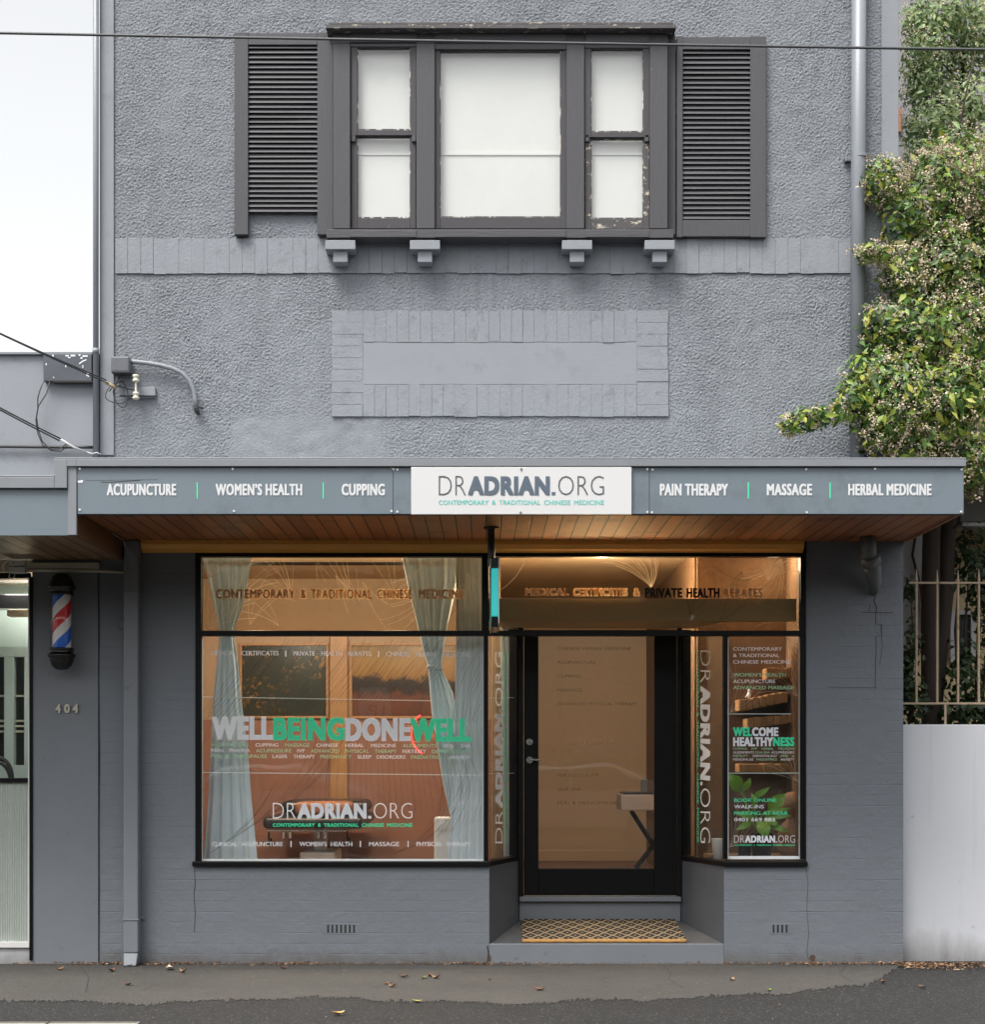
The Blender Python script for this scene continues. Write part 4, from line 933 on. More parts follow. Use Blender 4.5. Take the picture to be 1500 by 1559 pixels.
f = MB(); f.lathe([(r0 + .006, 0), (r0 + .006, zc(905) - zc(988))], (bx_, by_, zc(988)), 40); o = f.obj("glass_tube", glass('clear_tube', (.985, .985, .985), .05, .0), t, smooth=True)
cap = [(.0, 0), (r0 * .55, .004), (r0 * .9, .03), (r0 * 1.12, .075), (r0 * 1.14, .085), (r0 * 1.14, .092), (r0 * 1.28, .098), (r0 * 1.32, .108), (r0 * 1.28, .118), (r0 * 1.1, .124), (r0 * 1.1, .150), (r0 * 1.16, .156), (r0 * 1.1, .165), (r0 * .6, .166)]
f = MB(); f.lathe(cap, (bx_, by_, zc(988) - .158), 40); f.obj("lower_cap", 'blackmetal', t, smooth=True)
f = MB(); f.lathe([(r, -z) for r, z in cap][::-1], (bx_, by_, zc(905) + .160), 40); f.obj("upper_cap", 'blackmetal', t, smooth=True)
f = MB(); f.box(bx_ - .03, bx_ + .03, by_ + .05, .009, zc(1005), zc(998)); f.box(bx_ - .03, bx_ + .03, by_ + .05, .009, zc(892), zc(885)); f.obj("wall_bracket", 'blackmetal', t)
# street number
t = thing("street_number", "raised cream house number 404 on the grey pier below the barber pole", "sign", P(101, 1086, 0))
for ch, a, b_ in (("4", 84, 92.5), ("0", 97.5, 106), ("4", 110, 119)):
    m_ = MB(); flat_text(m_, ch, a, 1072, b_, 1085.5, -.004, weight='bold', heavy=(.10, .06))
    o = m_.obj("digit", plain("cream_metal", (.62, .57, .47), .35, .05, 9) if "cream_metal" not in bpy.data.materials else bpy.data.materials["cream_metal"], t)
    sd_ = o.modifiers.new("thickness", 'SOLIDIFY'); sd_.thickness = .010; sd_.offset = 0
# drainpipes
def bracket_mb(x, y, z, r): return MB().tube([(x + r * math.cos(q), y + r * math.sin(q), z) for q in np.linspace(0, 2 * math.pi, 25)], .006, 6, caps=False)
t = thing("drainpipe", "slender grey round drainpipe at the facade edge, next to the dark service board", "drainpipe", P(145.5, 693, -.05))
f = MB(); x = X(145.5, -.05); f.tube([(x, -.05, 3.56), (x, -.05, 8.6)], .022, 16); f.obj("pipe", 'pipe', t, smooth=True)
f = MB(); f.tube([(x, -.05, Z(541)), (x, -.05, Z(533))], .026, 16); f.obj("collar", 'pipe', t, smooth=True)
t = thing("drainpipe", "thick grey round drainpipe running up the facade beside the flowering tree", "drainpipe", P(1310, 700, -.09))
x = X(1309.5, -.09); f = MB(); f.tube([(x - .02, -.09, 3.56), (x, -.09, 8.6)], .055, 20); f.obj("pipe", 'pipe', t, smooth=True)
z = Z(238, -.09); f = MB(); f.tube([(x, -.09, z - .012), (x, -.09, z + .012)], .060, 20); f.box(x - .10, x - .05, -.03, 0, z - .01, z + .01); f.box(x - .10, x - .085, -.045, 0, z - .018, z + .018); f.obj("bracket", 'pipe', t)
t = thing("drainpipe", "square grey downpipe reaching the footpath between the house number and the display window", "drainpipe", P(201, 1468, -.06))
f = MB(); x0, x1 = X(190, -.07), X(212.5, -.07); f.box(x0, x1, -.13, -.02, .10, 3.21); f.obj("pipe", 'pipe', t, bev=.010)
f = MB(); f.add([(x0, -.13, .099), (x1, -.13, .099), (x1, -.02, .099), (x0, -.02, .099), (x0 + .008, -.17, .008), (x1 - .008, -.17, .008), (x1 - .008, -.06, .008), (x0 + .008, -.06, .008)], [(0, 1, 2, 3), (4, 7, 6, 5), (0, 4, 5, 1), (1, 5, 6, 2), (2, 6, 7, 3), (3, 7, 4, 0)]); f.obj("shoe", 'pipe', t, bev=.008)
f = MB()
for py in (1399, 903): zz = Z(py, -.07); f.box(x0 - .006, x1 + .006, -.136, -.012, zz - .006, zz + .006); f.box(x0 - .03, x1 + .03, -.014, -.001, zz - .010, zz + .010)
f.obj("bracket", 'pipe', t, bev=.002)
f = MB(); f.disc((x0 - .02, -.02, Z(950)), .045, 'y', .04, 20); tag(f.obj("wall_plug", 'darkpipe', bev=.01), "round painted wall plug tucked beside the square downpipe", "plug")
t = thing("overflow_pipe", "stubby dark elbow pipe poking from under the soffit above the cracked pier", "pipe", P(1327, 860, -.18))
a, b_, c_, d_ = P(1322, 815, -.30), P(1325, 850, -.22), P(1330, 872, -.14), P(1334, 898, -.05)
f = MB(); f.tube([a, P(1323, 835, -.27), b_], .058, 20); f.obj("pipe", 'darkpipe', t, smooth=True)
f = MB(); f.tube([P(1325, 846, -.23), P(1328, 858, -.19)], .074, 20); f.obj("collar", 'darkpipe', t, smooth=True)
f = MB(); f.tube([P(1328, 858, -.19), c_, P(1333, 888, -.08), d_, (d_[0], .004, d_[2] - .02)], [.064, .062, .05, .03, .018], 20); f.obj("spout", 'darkpipe', t, smooth=True)

# ---------------- service gear and cables
t = thing("service_board", "dark weathered service board with flaked white marks on the neighbouring parapet", "board", P(103, 580, -.03))
f = MB(); f.pbox(65.5, 539, 139, 580, -.05, .009); f.obj("board", plain("board_paint", (.065, .072, .088), .5, .3, 9, .1, 40, dirt=((.16, .17, .18), .62, .7, 18)), t, bev=.003)
f = MB(); f.pbox(80, 579.5, 140, 582, -.055, .009); f.obj("lower_edge", 'joint', t)
f = MB()
for x, y, w_, h_ in [(73, 541, 4, 3), (79, 540, 2, 4), (99, 540.5, 5, 2), (107, 540, 7, 2.5), (103, 543.5, 4, 1.5), (119, 539.5, 3, 2), (125, 541, 8, 2), (122, 544, 3, 2), (131, 568, 3.5, 4), (133, 571, 2, 2.5), (69, 553, 1.5, 3), (80, 574, 2, 1.2), (99, 556, 1.2, 3), (125, 556, 1.2, 4)]:
    f.pbox(x, y, x + w_, y + h_, -.0515, -.0495)
ribbon(f, [P(120, 554, -.0512), P(125, 550, -.0512), P(131, 547.5, -.0512)], .008); f.obj("flaked_paint", 'vinyl', t)
t = thing("meter_box", "small grey electrical box on the smooth corner strip of the facade", "box", P(182, 568, -.06))
f = MB(); f.pbox(168, 542, 196.5, 566.5, -.12, -.012); f.obj("body", plain("box_grey", (.105, .112, .128), .35, .1, 6), t, bev=.014, seg=3)
f = MB(); f.pbox(169, 564.5, 197, 567.5, -.125, -.012); f.obj("rim", 'crack', t, bev=.004)
f = MB(); f.pbox(190, 589, 236, 605, -.03, 0); tag(f.obj("mounting_plate", 'smooth', bev=.003), "flat grey mounting plate behind the cream insulators", "plate")
f = MB(); f.tube([P(182, 602.5, -.035), P(240, 603, -.035)], .006, 6); tag(f.obj("iron_rod", 'crack'), "thin dark iron rod across the mounting plate", "rod")
for nm, py in (("upper cream porcelain insulator beside the grey electrical box", 576), ("lower cream porcelain insulator beside the grey electrical box", 602.5)):
    c = P(206.5, py + 5.5, -.10); f = MB(); f.lathe([(.018, 0), (.024, .004), (.026, .014), (.018, .022), (.017, .032), (.025, .040), (.024, .052), (.012, .056)], c, 18)
    t = thing("insulator", nm, "insulator", c, "insulators on the facade"); f.obj("body", 'cream', t, smooth=True)
    f = MB(); f.box(c[0] - .012, c[0] + .012, -.09, -.02, c[2] + .02, c[2] + .034); f.obj("arm", 'cream', t)
f = MB(); f.tube([P(206.5, 582, -.10), P(206.5, 597, -.10)], .008, 8); tag(f.obj("spacer_rod", 'cream'), "short cream rod joining the two insulators", "rod")
t = thing("conduit_pipe", "bent grey conduit ending broken open on the roughcast", "pipe", P(255, 580, -.05))
pts = [P(x, y, -.05) for x, y in ((196, 550.5), (207, 551), (225, 553), (245, 556.5), (262, 561), (276, 567.5), (287, 578), (294, 592), (297, 608), (298, 622))]
f = MB(); f.tube(pts, .018, 12); f.obj("pipe", 'pipe', t, smooth=True)
f = MB(); f.tube([P(298, 618, -.05), P(299, 626, -.04), P(303, 632, -.03)], [.022, .020, .012], 12); f.tube([P(304, 618, -.05), P(308, 622, -.06)], .01, 8); f.obj("broken_end", 'crack', t, smooth=True)
def sag(a, b, s, n=20):
    a, b = Vector(a), Vector(b); return [a.lerp(b, i / n) - Vector((0, 0, s * 4 * (i / n) * (1 - i / n))) for i in range(n + 1)]
def cable(label, paths, r, m='cable', name="service_cable"):
    f = MB()
    for p in paths: f.tube(p, r, 7)
    return tag(f.obj(name, m, smooth=True), label, "cable")
ins = P(203, 594, -.12)
cable("pair of black service cables drooping past the service board to the insulators", [sag(P(-260, 380, -1.6), P(168, 585, -.14), .02) + [Vector(ins)], sag(P(-260, 377, -1.6), P(160, 578, -.14), .03) + [Vector(P(172, 590, -.13))]], .0052)
cable("grey steel strand cable tied to the awning corner by a turnbuckle", [sag(P(-240, 480, -1.3), P(92, 668, -.25), .03), sag(P(-240, 484, -1.3), P(90, 671, -.25), .025)], .0055)
f = MB(); f.tube([P(92, 669, -.25), P(112, 681, -.22), P(131, 688, -.2)], [.009, .008, .006], 8); f.tube([P(131, 688, -.2), P(140, 691, -.2), P(147, 689, -.2), P(153, 692, -.2)], .005, 8)
tag(f.obj("turnbuckle", 'greyboard', smooth=True), "pale steel turnbuckle at the end of the strand cable", "turnbuckle")
cable("two thin black cables looping down from the service board", [[P(x, y, -.06) for x, y in ((67, 579), (61, 592), (57, 606), (57, 622), (54, 640), (57, 660), (65, 678), (78, 686), (92, 687), (101, 680), (102, 674))],
       [P(x, y, -.07) for x, y in ((76, 579), (70, 600), (58, 618), (55, 635), (58, 655), (64, 672), (76, 684), (90, 684), (100, 676))]], .0045)
cable("tangled loop of thin black wire hanging below the grey electrical box", [[P(180 + 14 * math.cos(q) - 6 * math.sin(q * .5), 600 + 17 * math.sin(q) + 4 * math.cos(q * 1.7), -.08 - .01 * math.sin(q)) for q in np.linspace(-2, 11, 60)], [P(190, 567, -.06), P(183, 578, -.1), P(170, 590, -.1)], [P(186, 567, -.06), P(178, 580, -.1), P(166, 596, -.09)]], .004)
f = MB(); f.tube([P(160, 582, -.14), P(172, 588, -.14), P(176, 592, -.13)], .014, 8); tag(f.obj("cable_clamp", plain("brass_clamp", (.25, .2, .12), .5, .3, 20), smooth=True), "small brassy clamp gripping the service cables near the wire loop", "clamp")
cable("black pipe-like cable running level along the neighbouring parapet wall", [sag(P(-200, 676, -.02), P(141, 681, -.02), .004)], .012)
cable("long dark overhead power line crossing in front of the upper window", [sag(P(-900, 32, -3.2), P(2300, 86, -3.2), .015, 40)], .0078, 'greycable', "power_line")

# ================================================================== DOORMAT, LEAVES
matm = bpy.data.materials.new("woven_mat"); nt, b = nodes(matm); v = objco(nt); s = N(nt, "ShaderNodeSeparateXYZ", i_Vector=v)
def tri(o, p): return math_(nt, 'MULTIPLY', math_(nt, 'ABSOLUTE', math_(nt, 'SUBTRACT', math_(nt, 'FRACT', math_(nt, 'DIVIDE', o, p)), .5)), 2.0)
dd = math_(nt, 'ADD', tri(s.outputs[0], .115), tri(s.outputs[1], .17))
cr = N(nt, "ShaderNodeValToRGB"); nt.links.new(math_(nt, 'MULTIPLY', dd, .5), cr.inputs[0]); e = cr.color_ramp; e.interpolation = 'CONSTANT'
tan_, blk = (.45, .345, .215, 1), (.012, .016, .014, 1)
stops = [(0, tan_), (.10, blk), (.40, tan_), (.60, blk), (.90, tan_)]
while len(e.elements) < len(stops): e.elements.new(.5)
for el, (p_, c_) in zip(e.elements, stops): el.position = p_; el.color = c_
fib = noise(nt, v, 120, 3, .7); nt.links.new(mixc(nt, .5, cr.outputs[0], mixc(nt, N(nt, 'ShaderNodeMapRange', i_Value=fib, i_From_Min=.3, i_From_Max=.7).outputs[0], (.25, .25, .25), (1, 1, 1)), 'MULTIPLY'), b.inputs["Base Color"])
b.inputs["Roughness"].default_value = .95; nt.links.new(bump(nt, fib, .8, .006), b.inputs["Normal"])
def tz(y): return ST0 + (ST1 - ST0) * max(0, y) / (YD - .03)
xl, xr = X(795, .06), X(1045, .06); ya_, yb2 = .05, .70
t = thing("doormat", "coir doormat with a black diamond pattern on the entry step", "doormat", ((xl + xr) / 2, .35, tz(.35)))
f = MB()
nx = 24
for yy0, yy1 in ((ya_, yb2),):
    pts_ = []
    for i in range(nx + 1):
        x = xl + (xr - xl) * i / nx; wv = .004 * math.sin(i * 1.3)
        pts_ += [(x, yy0 + wv, tz(yy0) + .003), (x, yy0 + wv, tz(yy0) + .024), (x - .0 + (.015 if i == 0 else (-.015 if i == nx else 0)), yy1, tz(yy1) + .024), (x, yy1, tz(yy1) + .003)]
    f.add(pts_, [(4 * i + 1, 4 * i + 5, 4 * i + 6, 4 * i + 2) for i in range(nx)] + [(4 * i, 4 * i + 4, 4 * i + 5, 4 * i + 1) for i in range(nx)] + [(0, 1, 2, 3), (4 * nx + 3, 4 * nx + 2, 4 * nx + 1, 4 * nx)] + [(4 * i + 2, 4 * i + 6, 4 * i + 7, 4 * i + 3) for i in range(nx)])
f.obj("mat_body", matm, t)
f = MB(); f.tube([(xl + (xr - xl) * i / 30, ya_ - .012 + .004 * math.sin(i * 1.1), tz(.0) + .018 + .002 * math.sin(i * 2.3)) for i in range(31)], .015, 10); f.obj("rolled_edge", plain("coir", (.50, .27, .09), .9, .3, 40, .8, 90), t, smooth=True)

def leaf_mesh(name, L, W, curl, m):
    n = 7; vs = []; fs = []
    for i in range(n):
        u = i / (n - 1); ww = W * math.sin(math.pi * (u ** .8)) * .5 + .0005; z = curl * (u - .5) ** 2 * L * 4
        vs += [((u - .5) * L, -ww, z + ww * .5), ((u - .5) * L, 0, z), ((u - .5) * L, ww, z + ww * .5)]
    for i in range(n - 1): a = i * 3; fs += [(a, a + 3, a + 4, a + 1), (a + 1, a + 4, a + 5, a + 2)]
    me = bpy.data.meshes.new(name); me.from_pydata(vs, [], fs); me.materials.append(m); return me
lm = [leaf_mesh("fallen_leaf", .075, .038, c_, plain("dry_leaf" + str(i), k, .7, .3, 20)) for i, (c_, k) in enumerate(((.25, (.20, .09, .045)), (.35, (.30, .17, .09)), (.2, (.11, .06, .04))))]
spots = [(197, 1472), (90, 1478), (194, 1501), (170, 1480), (278, 1482), (432, 1476), (590, 1500), (597, 1504), (614, 1489), (655, 1488), (663, 1491), (745, 1493), (822, 1509), (1115, 1494), (1405, 1505), (1345, 1498)]
proto = None
for i, (px, py) in enumerate(spots):
    kk = 318 / (py - 1150); xw, yw = (px - 740) / 200 * kk, D * (kk - 1)
    o = bpy.data.objects.new("fallen_leaf", lm[i % 3]); col.objects.link(o); o.location = (xw, yw, .008); o.rotation_euler = (0, 0, rng.uniform(0, 6.28)); s_ = rng.uniform(.7, 1.2); o.scale = (s_, s_, s_)
    tag(o, "small dry curled brown leaf lying on the worn grey footpath", "leaf", "fallen leaves on the footpath")
def one_leaf(px, py, k, L, W, lab):
    kk = 318 / (py - 1150); me = leaf_mesh("fallen_leaf", L, W, .2, plain("leaf_" + lab[:8], k, .6, .2, 20))
    o = bpy.data.objects.new("fallen_leaf", me); col.objects.link(o); o.location = ((px - 740) / 200 * kk, D * (kk - 1), .008); o.rotation_euler = (0, 0, rng.uniform(0, 6)); tag(o, lab, "leaf", "fallen leaves on the footpath")
one_leaf(515, 1546, (.55, .36, .12), .10, .05, "yellow leaf on the dark asphalt below the display window")
one_leaf(645, 1491, (.12, .17, .03), .07, .03, "dull green leaf on the worn footpath among brown ones")
one_leaf(1172, 1510, (.22, .34, .06), .06, .03, "bright green leaf on the bare worn footpath in front of the narrow display")
one_leaf(258, 1477.5, (.62, .54, .42), .15, .06, "large pale curled leaf near the foot of the square downpipe")
one_leaf(635, 1527, (.45, .40, .10), .07, .035, "yellow green leaf at the edge of the dark asphalt")
# crumbs and shreds swept against the foot of the wall
def litter(n, fx, fy, smin, smax, z=.006):
    vs, fs = [], []
    for i in range(n):
        x, y = fx(), fy(); s_ = rng.uniform(smin, smax); a = rng.uniform(0, 6.28); z_ = z + rng.uniform(0, .012)
        c_, s2 = math.cos(a) * s_, math.sin(a) * s_; o = len(vs)
        vs += [(x - c_, y - s2, z_), (x - s2 * .4, y + c_ * .4, z_ + rng.uniform(0, s_ * .6)), (x + c_, y + s2, z_ + rng.uniform(0, s_ * .5)), (x + s2 * .4, y - c_ * .4, z_)]
        fs.append((o, o + 1, o + 2, o + 3))
    return MB().add(vs, fs)
f = litter(1500, lambda: rng.uniform(-3.6, 3.5), lambda: -abs(rng.normal(0, .04)) - .005, .004, .014)
f2 = litter(700, lambda: rng.choice([-2.35, -2.95, .02, 2.45, -1.5, 3.0]) + rng.normal(0, .14), lambda: -abs(rng.normal(0, .05)) - .005, .006, .02)
f3 = litter(1300, lambda: 3.1 + abs(rng.normal(0, .6)), lambda: -abs(rng.normal(0, .16)) - .005, .005, .02)
f4 = litter(420, lambda: rng.uniform(-4, 4.5), lambda: rng.uniform(-2.7, -.1), .003, .009)
for q in (f2, f3, f4): f.add(q.v, q.f)
tag(f.obj("leaf_litter", 'litter'), "dry leaf crumbs and shreds swept along the foot of the wall", "leaf litter", kind="stuff")

# ================================================================== THINGS INSIDE THE SHOP
def curtain(name, label, rows, Y, depth, folds, m, group=None, tie=None):
    """rows = [(photo row, left column, right column)] measured at depth Y"""
    rows = sorted(rows); nu, nv = 72, 46; ys = np.linspace(rows[0][0], rows[-1][0], nv); R_ = np.array(rows, float); vs, fs = [], []
    ph = rng.uniform(0, 6, 3)
    for py in ys:
        l, r = np.interp(py, R_[:, 0], R_[:, 1]), np.interp(py, R_[:, 0], R_[:, 2]); wd = (r - l) / 60
        for i in range(nu + 1):
            u = i / nu; a = folds * 2 * math.pi * u
            d = math.sin(a + ph[0] + .4 * math.sin(py / 60)) + .45 * math.sin(a * 1.9 + ph[1]) + .25 * math.sin(a * .5 + ph[2])
            Yd = Y + depth * d * (.45 + .55 * min(1, wd)); p = P(l + (r - l) * u, py, Yd); vs.append(p)
    for j in range(nv - 1):
        for i in range(nu): a = j * (nu + 1) + i; fs.append((a, a + 1, a + nu + 2, a + nu + 1))
    t = thing(name, label, "curtain", P((rows[0][1] + rows[0][2]) / 2, rows[-1][0], Y), group)
    o = MB().add(vs, fs).obj("drape", m, t, smooth=True)
    sd_ = o.modifiers.new("thickness", 'SOLIDIFY'); sd_.thickness = .003
    if tie:
        py, l, r = tie; f = MB(); c = P((l + r) / 2, py, Y); rx = (r - l) / 400 * 1.05 * (D + Y) / D
        f.tube([(c[0] + rx * math.cos(q), c[1] + (depth + .02) * math.sin(q), c[2] + .01 * math.sin(q * 2)) for q in np.linspace(0, 2 * math.pi, 25)], .011, 8, caps=False); f.obj("tieback", m, t, smooth=True)
    return t
curtain("curtain", "pale blue curtain tied high, hanging beside the dark picture in the display window", [(843, 306, 384), (880, 316, 378), (923, 325, 370), (957, 333, 357), (972, 334, 356), (1007, 330, 362), (1073, 324, 368), (1130, 321, 376), (1220, 317, 383), (1318, 309, 393)], .34, .016, 4.5, 'curtain', "curtains in the display window", (966, 332, 357))
curtain("curtain", "pale blue curtain tied at half height, crossing behind the green WELL lettering", [(843, 611, 700), (887, 620, 696), (953, 636, 681), (990, 645, 675), (1017, 653, 671), (1053, 655, 689), (1087, 658, 696), (1120, 664, 697), (1187, 674, 698), (1250, 688, 698), (1318, 690, 700)], .36, .015, 4.5, 'curtain', "curtains in the display window", (1016, 652, 672))
curtain("curtain", "sheer greyish curtain hanging straight at the corner of the display window", [(843, 694, 736), (970, 695, 741), (1120, 692, 742), (1240, 687, 742), (1318, 681, 742)], .26, .006, 5, 'sheer')
curtain("curtain", "narrow sheer curtain behind the angled side window by the door handle", [(930, 762, 790), (1318, 768, 792)], .78, .006, 3, 'sheer')
f = MB(); f.tube([(-2.75, .40, Z(858, .4)), (.0, .40, Z(858, .4))], .014, 10); tag(f.obj("curtain_rod", 'darkpipe'), "thin curtain rod running along behind the display window", "rod")
# pictures on the partition
YP = 3.2
pic1 = bpy.data.materials.new("dark_picture"); nt, b = nodes(pic1); v = objco(nt)
c1 = mixc(nt, noise(nt, v, 3.2, 4, .6), (.005, .007, .005), (.05, .06, .035))
sp = N(nt, "ShaderNodeMapRange", i_Value=noise(nt, v, 17, 6, .7, .8), i_From_Min=.545, i_From_Max=.64).outputs[0]
big = N(nt, "ShaderNodeMapRange", i_Value=noise(nt, v, 2.3, 2, .5), i_From_Min=.48, i_From_Max=.6).outputs[0]
c1 = mixc(nt, math_(nt, 'MULTIPLY', sp, big), c1, (.42, .21, .05)); nt.links.new(c1, b.inputs["Base Color"]); b.inputs["Roughness"].default_value = .25
pic2 = bpy.data.materials.new("gold_picture"); nt, b = nodes(pic2); v = objco(nt); s = N(nt, "ShaderNodeSeparateXYZ", i_Vector=v)
zz = math_(nt, 'ADD', s.outputs[2], math_(nt, 'MULTIPLY', math_(nt, 'SUBTRACT', noise(nt, v, 5, 5, .7), .5), .30))
c2 = ramp(nt, N(nt, "ShaderNodeMapRange", i_Value=zz, i_From_Min=1.97, i_From_Max=2.64).outputs[0], [(0, (.10, .035, .02)), (.28, (.14, .05, .025)), (.36, (.02, .014, .012)), (.5, (.035, .022, .015)), (.56, (.30, .16, .04)), (.8, (.34, .20, .06)), (1, (.22, .14, .05))])
nt.links.new(c2, b.inputs["Base Color"]); b.inputs["Roughness"].default_value = .3
def picture(label, x0, x1, y0, y1, m):
    t = thing("framed_picture", label, "picture", P((x0 + x1) / 2, y1, YP), "pictures on the partition")
    f = MB(); f.pbox(x0, y0, x1, y1, YP - .012, YP - .002); f.obj("canvas", m, t)
    f = MB(); w_ = 4
    f.pbox(x0 - w_, y0 - w_, x1 + w_, y0, YP - .03, YP - .001); f.pbox(x0 - w_, y1, x1 + w_, y1 + w_, YP - .03, YP - .001); f.pbox(x0 - w_, y0, x0, y1, YP - .03, YP - .001); f.pbox(x1, y0, x1 + w_, y1, YP - .03, YP - .001)
    f.obj("frame", 'orangewood', t, bev=.004)
picture("dark picture with scattered orange flecks on the ochre partition", 368, 496, 983, 1090, pic1)
picture("gold and brown landscape picture on the ochre partition", 536, 722, 983, 1090, pic2)
f = MB(); f.pbox(502, 968, 529, 1330, YP - .04, YP - .001); tag(f.obj("timber_post", 'orangewood', bev=.006), "orange timber post on the partition between the two pictures", "post")
# red neon ring
c = P(652, 1117, 1.2); f = MB(); f.tube([(c[0] + .14 * math.cos(q), 1.2, c[2] + .175 * math.sin(q)) for q in np.linspace(R(118), R(250), 26)], .0055, 8)
t = thing("neon_sign", "red neon arc glowing behind the lettering of the display window", "neon sign", c); f.obj("tube", glow("neon_red", (1, .03, .025), 1.3), t, smooth=True)
f = MB(); f.tube([(c[0] - .065, 1.2, c[2] + .155), (c[0], 1.2, c[2] + .6), (c[0], 1.2, 3.28)], .003, 6); f.obj("wire", 'cable', t)
# treatment table seen from its end
YT_ = 1.5
t = thing("treatment_table", "black padded treatment table on a white column base inside the display window", "table", P(475, 1330, YT_))
f = MB(); a, b_ = P(399, 1244, YT_), P(552, 1262, YT_); f.box(a[0], b_[0], YT_, YT_ + 1.5, b_[2], a[2]); f.obj("cushion", 'cushion', t, bev=.04, seg=4)
f = MB(); a, b_ = P(415, 1222, YT_), P(550, 1243, YT_); f.box(a[0], b_[0], YT_ + .5, YT_ + 1.4, b_[2] + .002, a[2]); f.obj("backrest", 'cushion', t, bev=.06, seg=4)
f = MB(); a, b_ = P(403, 1264, YT_), P(525, 1267, YT_); f.box(a[0], b_[0], YT_ + .1, YT_ + .16, b_[2], a[2]); f.obj("frame_bar", 'chrome', t, bev=.004)
for px in (431, 441, 484, 494): f = MB(); f.pbox(px - 2, 1266, px + 3, 1277, YT_ + .08, YT_ + .18); f.obj("bracket", 'chrome', t, bev=.004)
for px in (412, 532): f = MB(); f.tube([P(px - 3, 1267, YT_ + .1), P(px - 3, 1278, YT_ + .1)], .008, 8); f.disc(P(px - 1, 1281, YT_ + .1), .028, 'x', .03, 14); f.obj("castor", 'blackmetal', t)
f = MB(); a, b_ = P(467, 1268, YT_), P(487, 1330, YT_); f.box(a[0], b_[0], YT_ + .5, YT_ + .75, .456, a[2]); f.obj("column", 'white', t, bev=.02)
f = MB(); a, b_ = P(452, 1296, YT_), P(506, 1312, YT_); f.box(a[0], b_[0], YT_ + .2, YT_ + .9, .456, a[2] - .02); f.obj("base", 'white', t, bev=.015)
f = MB(); a, b_ = P(440, 1219, YT_), P(540, 1243, YT_); f.box(a[0] + .03, b_[0] - .04, YT_ + .12, YT_ + .49, b_[2] + .001, a[2] - .015)
tag(f.obj("folded_towel", 'terracotta', bev=.04, seg=4), "rust coloured folded towel on the black treatment table", "towel")
# white heater by the curtain
YH = .62
t = thing("heater", "white upright heater with a round dial standing against the sheer curtain", "heater", P(675, 1330, YH))
f = MB(); f.pbox(661, 1244, 688, 1325, YH, YH + .14); f.obj("body", 'white', t, bev=.02, seg=3)
f = MB(); c = P(673.5, 1258.5, YH); f.tube([(c[0], YH + .002, c[2]), (c[0], YH - .014, c[2])], .034, 24); f.obj("dial", 'white', t, bev=.004)
# hall: folding side table, wall phone
YQ = 2.2
t = thing("folding_table", "grey topped folding table on crossed black legs behind the glass door", "table", P(985, 1330, YQ))
f = MB(); f.pbox(946, 1210, 1016, 1234, YQ, YQ + .5); f.obj("table_top", plain("grey_laminate", (.20, .17, .155), .5, .06, 4), t, bev=.006)
f = MB(); f.pbox(949, 1206.5, 1010, 1210, YQ + .05, YQ + .45); f.obj("tray", 'blacksat', t, bev=.003)
for pts in ([(961, 1234), (995, 1287), (1022, 1330)], [(1018, 1234), (995, 1287), (968, 1322)]):
    f = MB(); f.tube([P(x, y, YQ + .2 + (.06 if pts[0][0] > 1000 else 0)) for x, y in pts], .022, 8); f.obj("leg", 'blacksat', t)
f = MB(); f.pbox(977, 1186, 988, 1206, 4.98, 5.08); t = tag(f.obj("wall_phone", 'darkpipe', bev=.008), "dark grey wall phone above the folding table", "phone")
# right display: stone shelves, plant, carving, jug, bird
YS_ = .95
f = MB(); f.box(1.735, X(1235, YS_), YS_, YS_ + .06, .456, 3.27); t = tag(f.obj("stone_backdrop", 'stone'), "dark stacked-stone backdrop behind the narrow display window", "stone wall")
for lab, x0, y0, x1, y1, tilt in (("highest split-stone ledge, level with the CONTEMPORARY lettering", 1168, 1016, 1222, 1032, .06), ("tilted split-stone ledge under the bird figurine", 1126, 1058, 1200, 1075, .20),
                                  ("split-stone ledge just above the WELCOME lettering", 1138, 1090, 1210, 1104, .12), ("lowest split-stone ledge, above the green plant", 1126, 1163, 1212, 1176, .0)):
    f = MB(); n_ = 7; a, b_ = P(x0, y0, .72), P(x1, y1, .72)
    for i in range(n_):
        u0, u1 = i / n_, (i + 1) / n_; dz = tilt * (b_[0] - a[0]) * (u0 - .5); d = rng.uniform(-.02, .02)
        f.box(a[0] + (b_[0] - a[0]) * u0, a[0] + (b_[0] - a[0]) * u1 - .002, .72 + d, YS_ - .001, b_[2] + dz, a[2] + dz + rng.uniform(-.006, .006))
    o = f.obj("stone_ledge", 'ledge', bev=.006); tag(o, lab, "ledge", "stone ledges in the narrow display")
f = MB(); c = P(1141, 1064, .8); f.lathe([(.004, 0), (.012, .012), (.017, .03), (.012, .05), (.008, .056), (.011, .064), (.009, .074), (.002, .08)], c, 14); f.tube([(c[0] + .008, c[1], c[2] + .066), (c[0] + .024, c[1], c[2] + .064)], [.004, .001], 6); f.tube([(c[0] - .012, c[1], c[2] + .03), (c[0] - .03, c[1], c[2] + .012)], [.008, .003], 6)
tag(f.obj("bird_figurine", 'vinyl', smooth=True), "tiny white bird figurine perched on a split-stone ledge", "figurine")
t = thing("potted_plant", "broad-leaved green houseplant in a black pot behind the narrow display window", "plant", P(1160, 1306, .5))
c = P(1160, 1308, .5); f = MB(); f.lathe([(.07, 0), (.085, .12), (.09, .2), (.095, .205), (.085, .206)], (c[0], c[1], c[2]), 24); f.obj("pot", 'blackmetal', t, smooth=True)
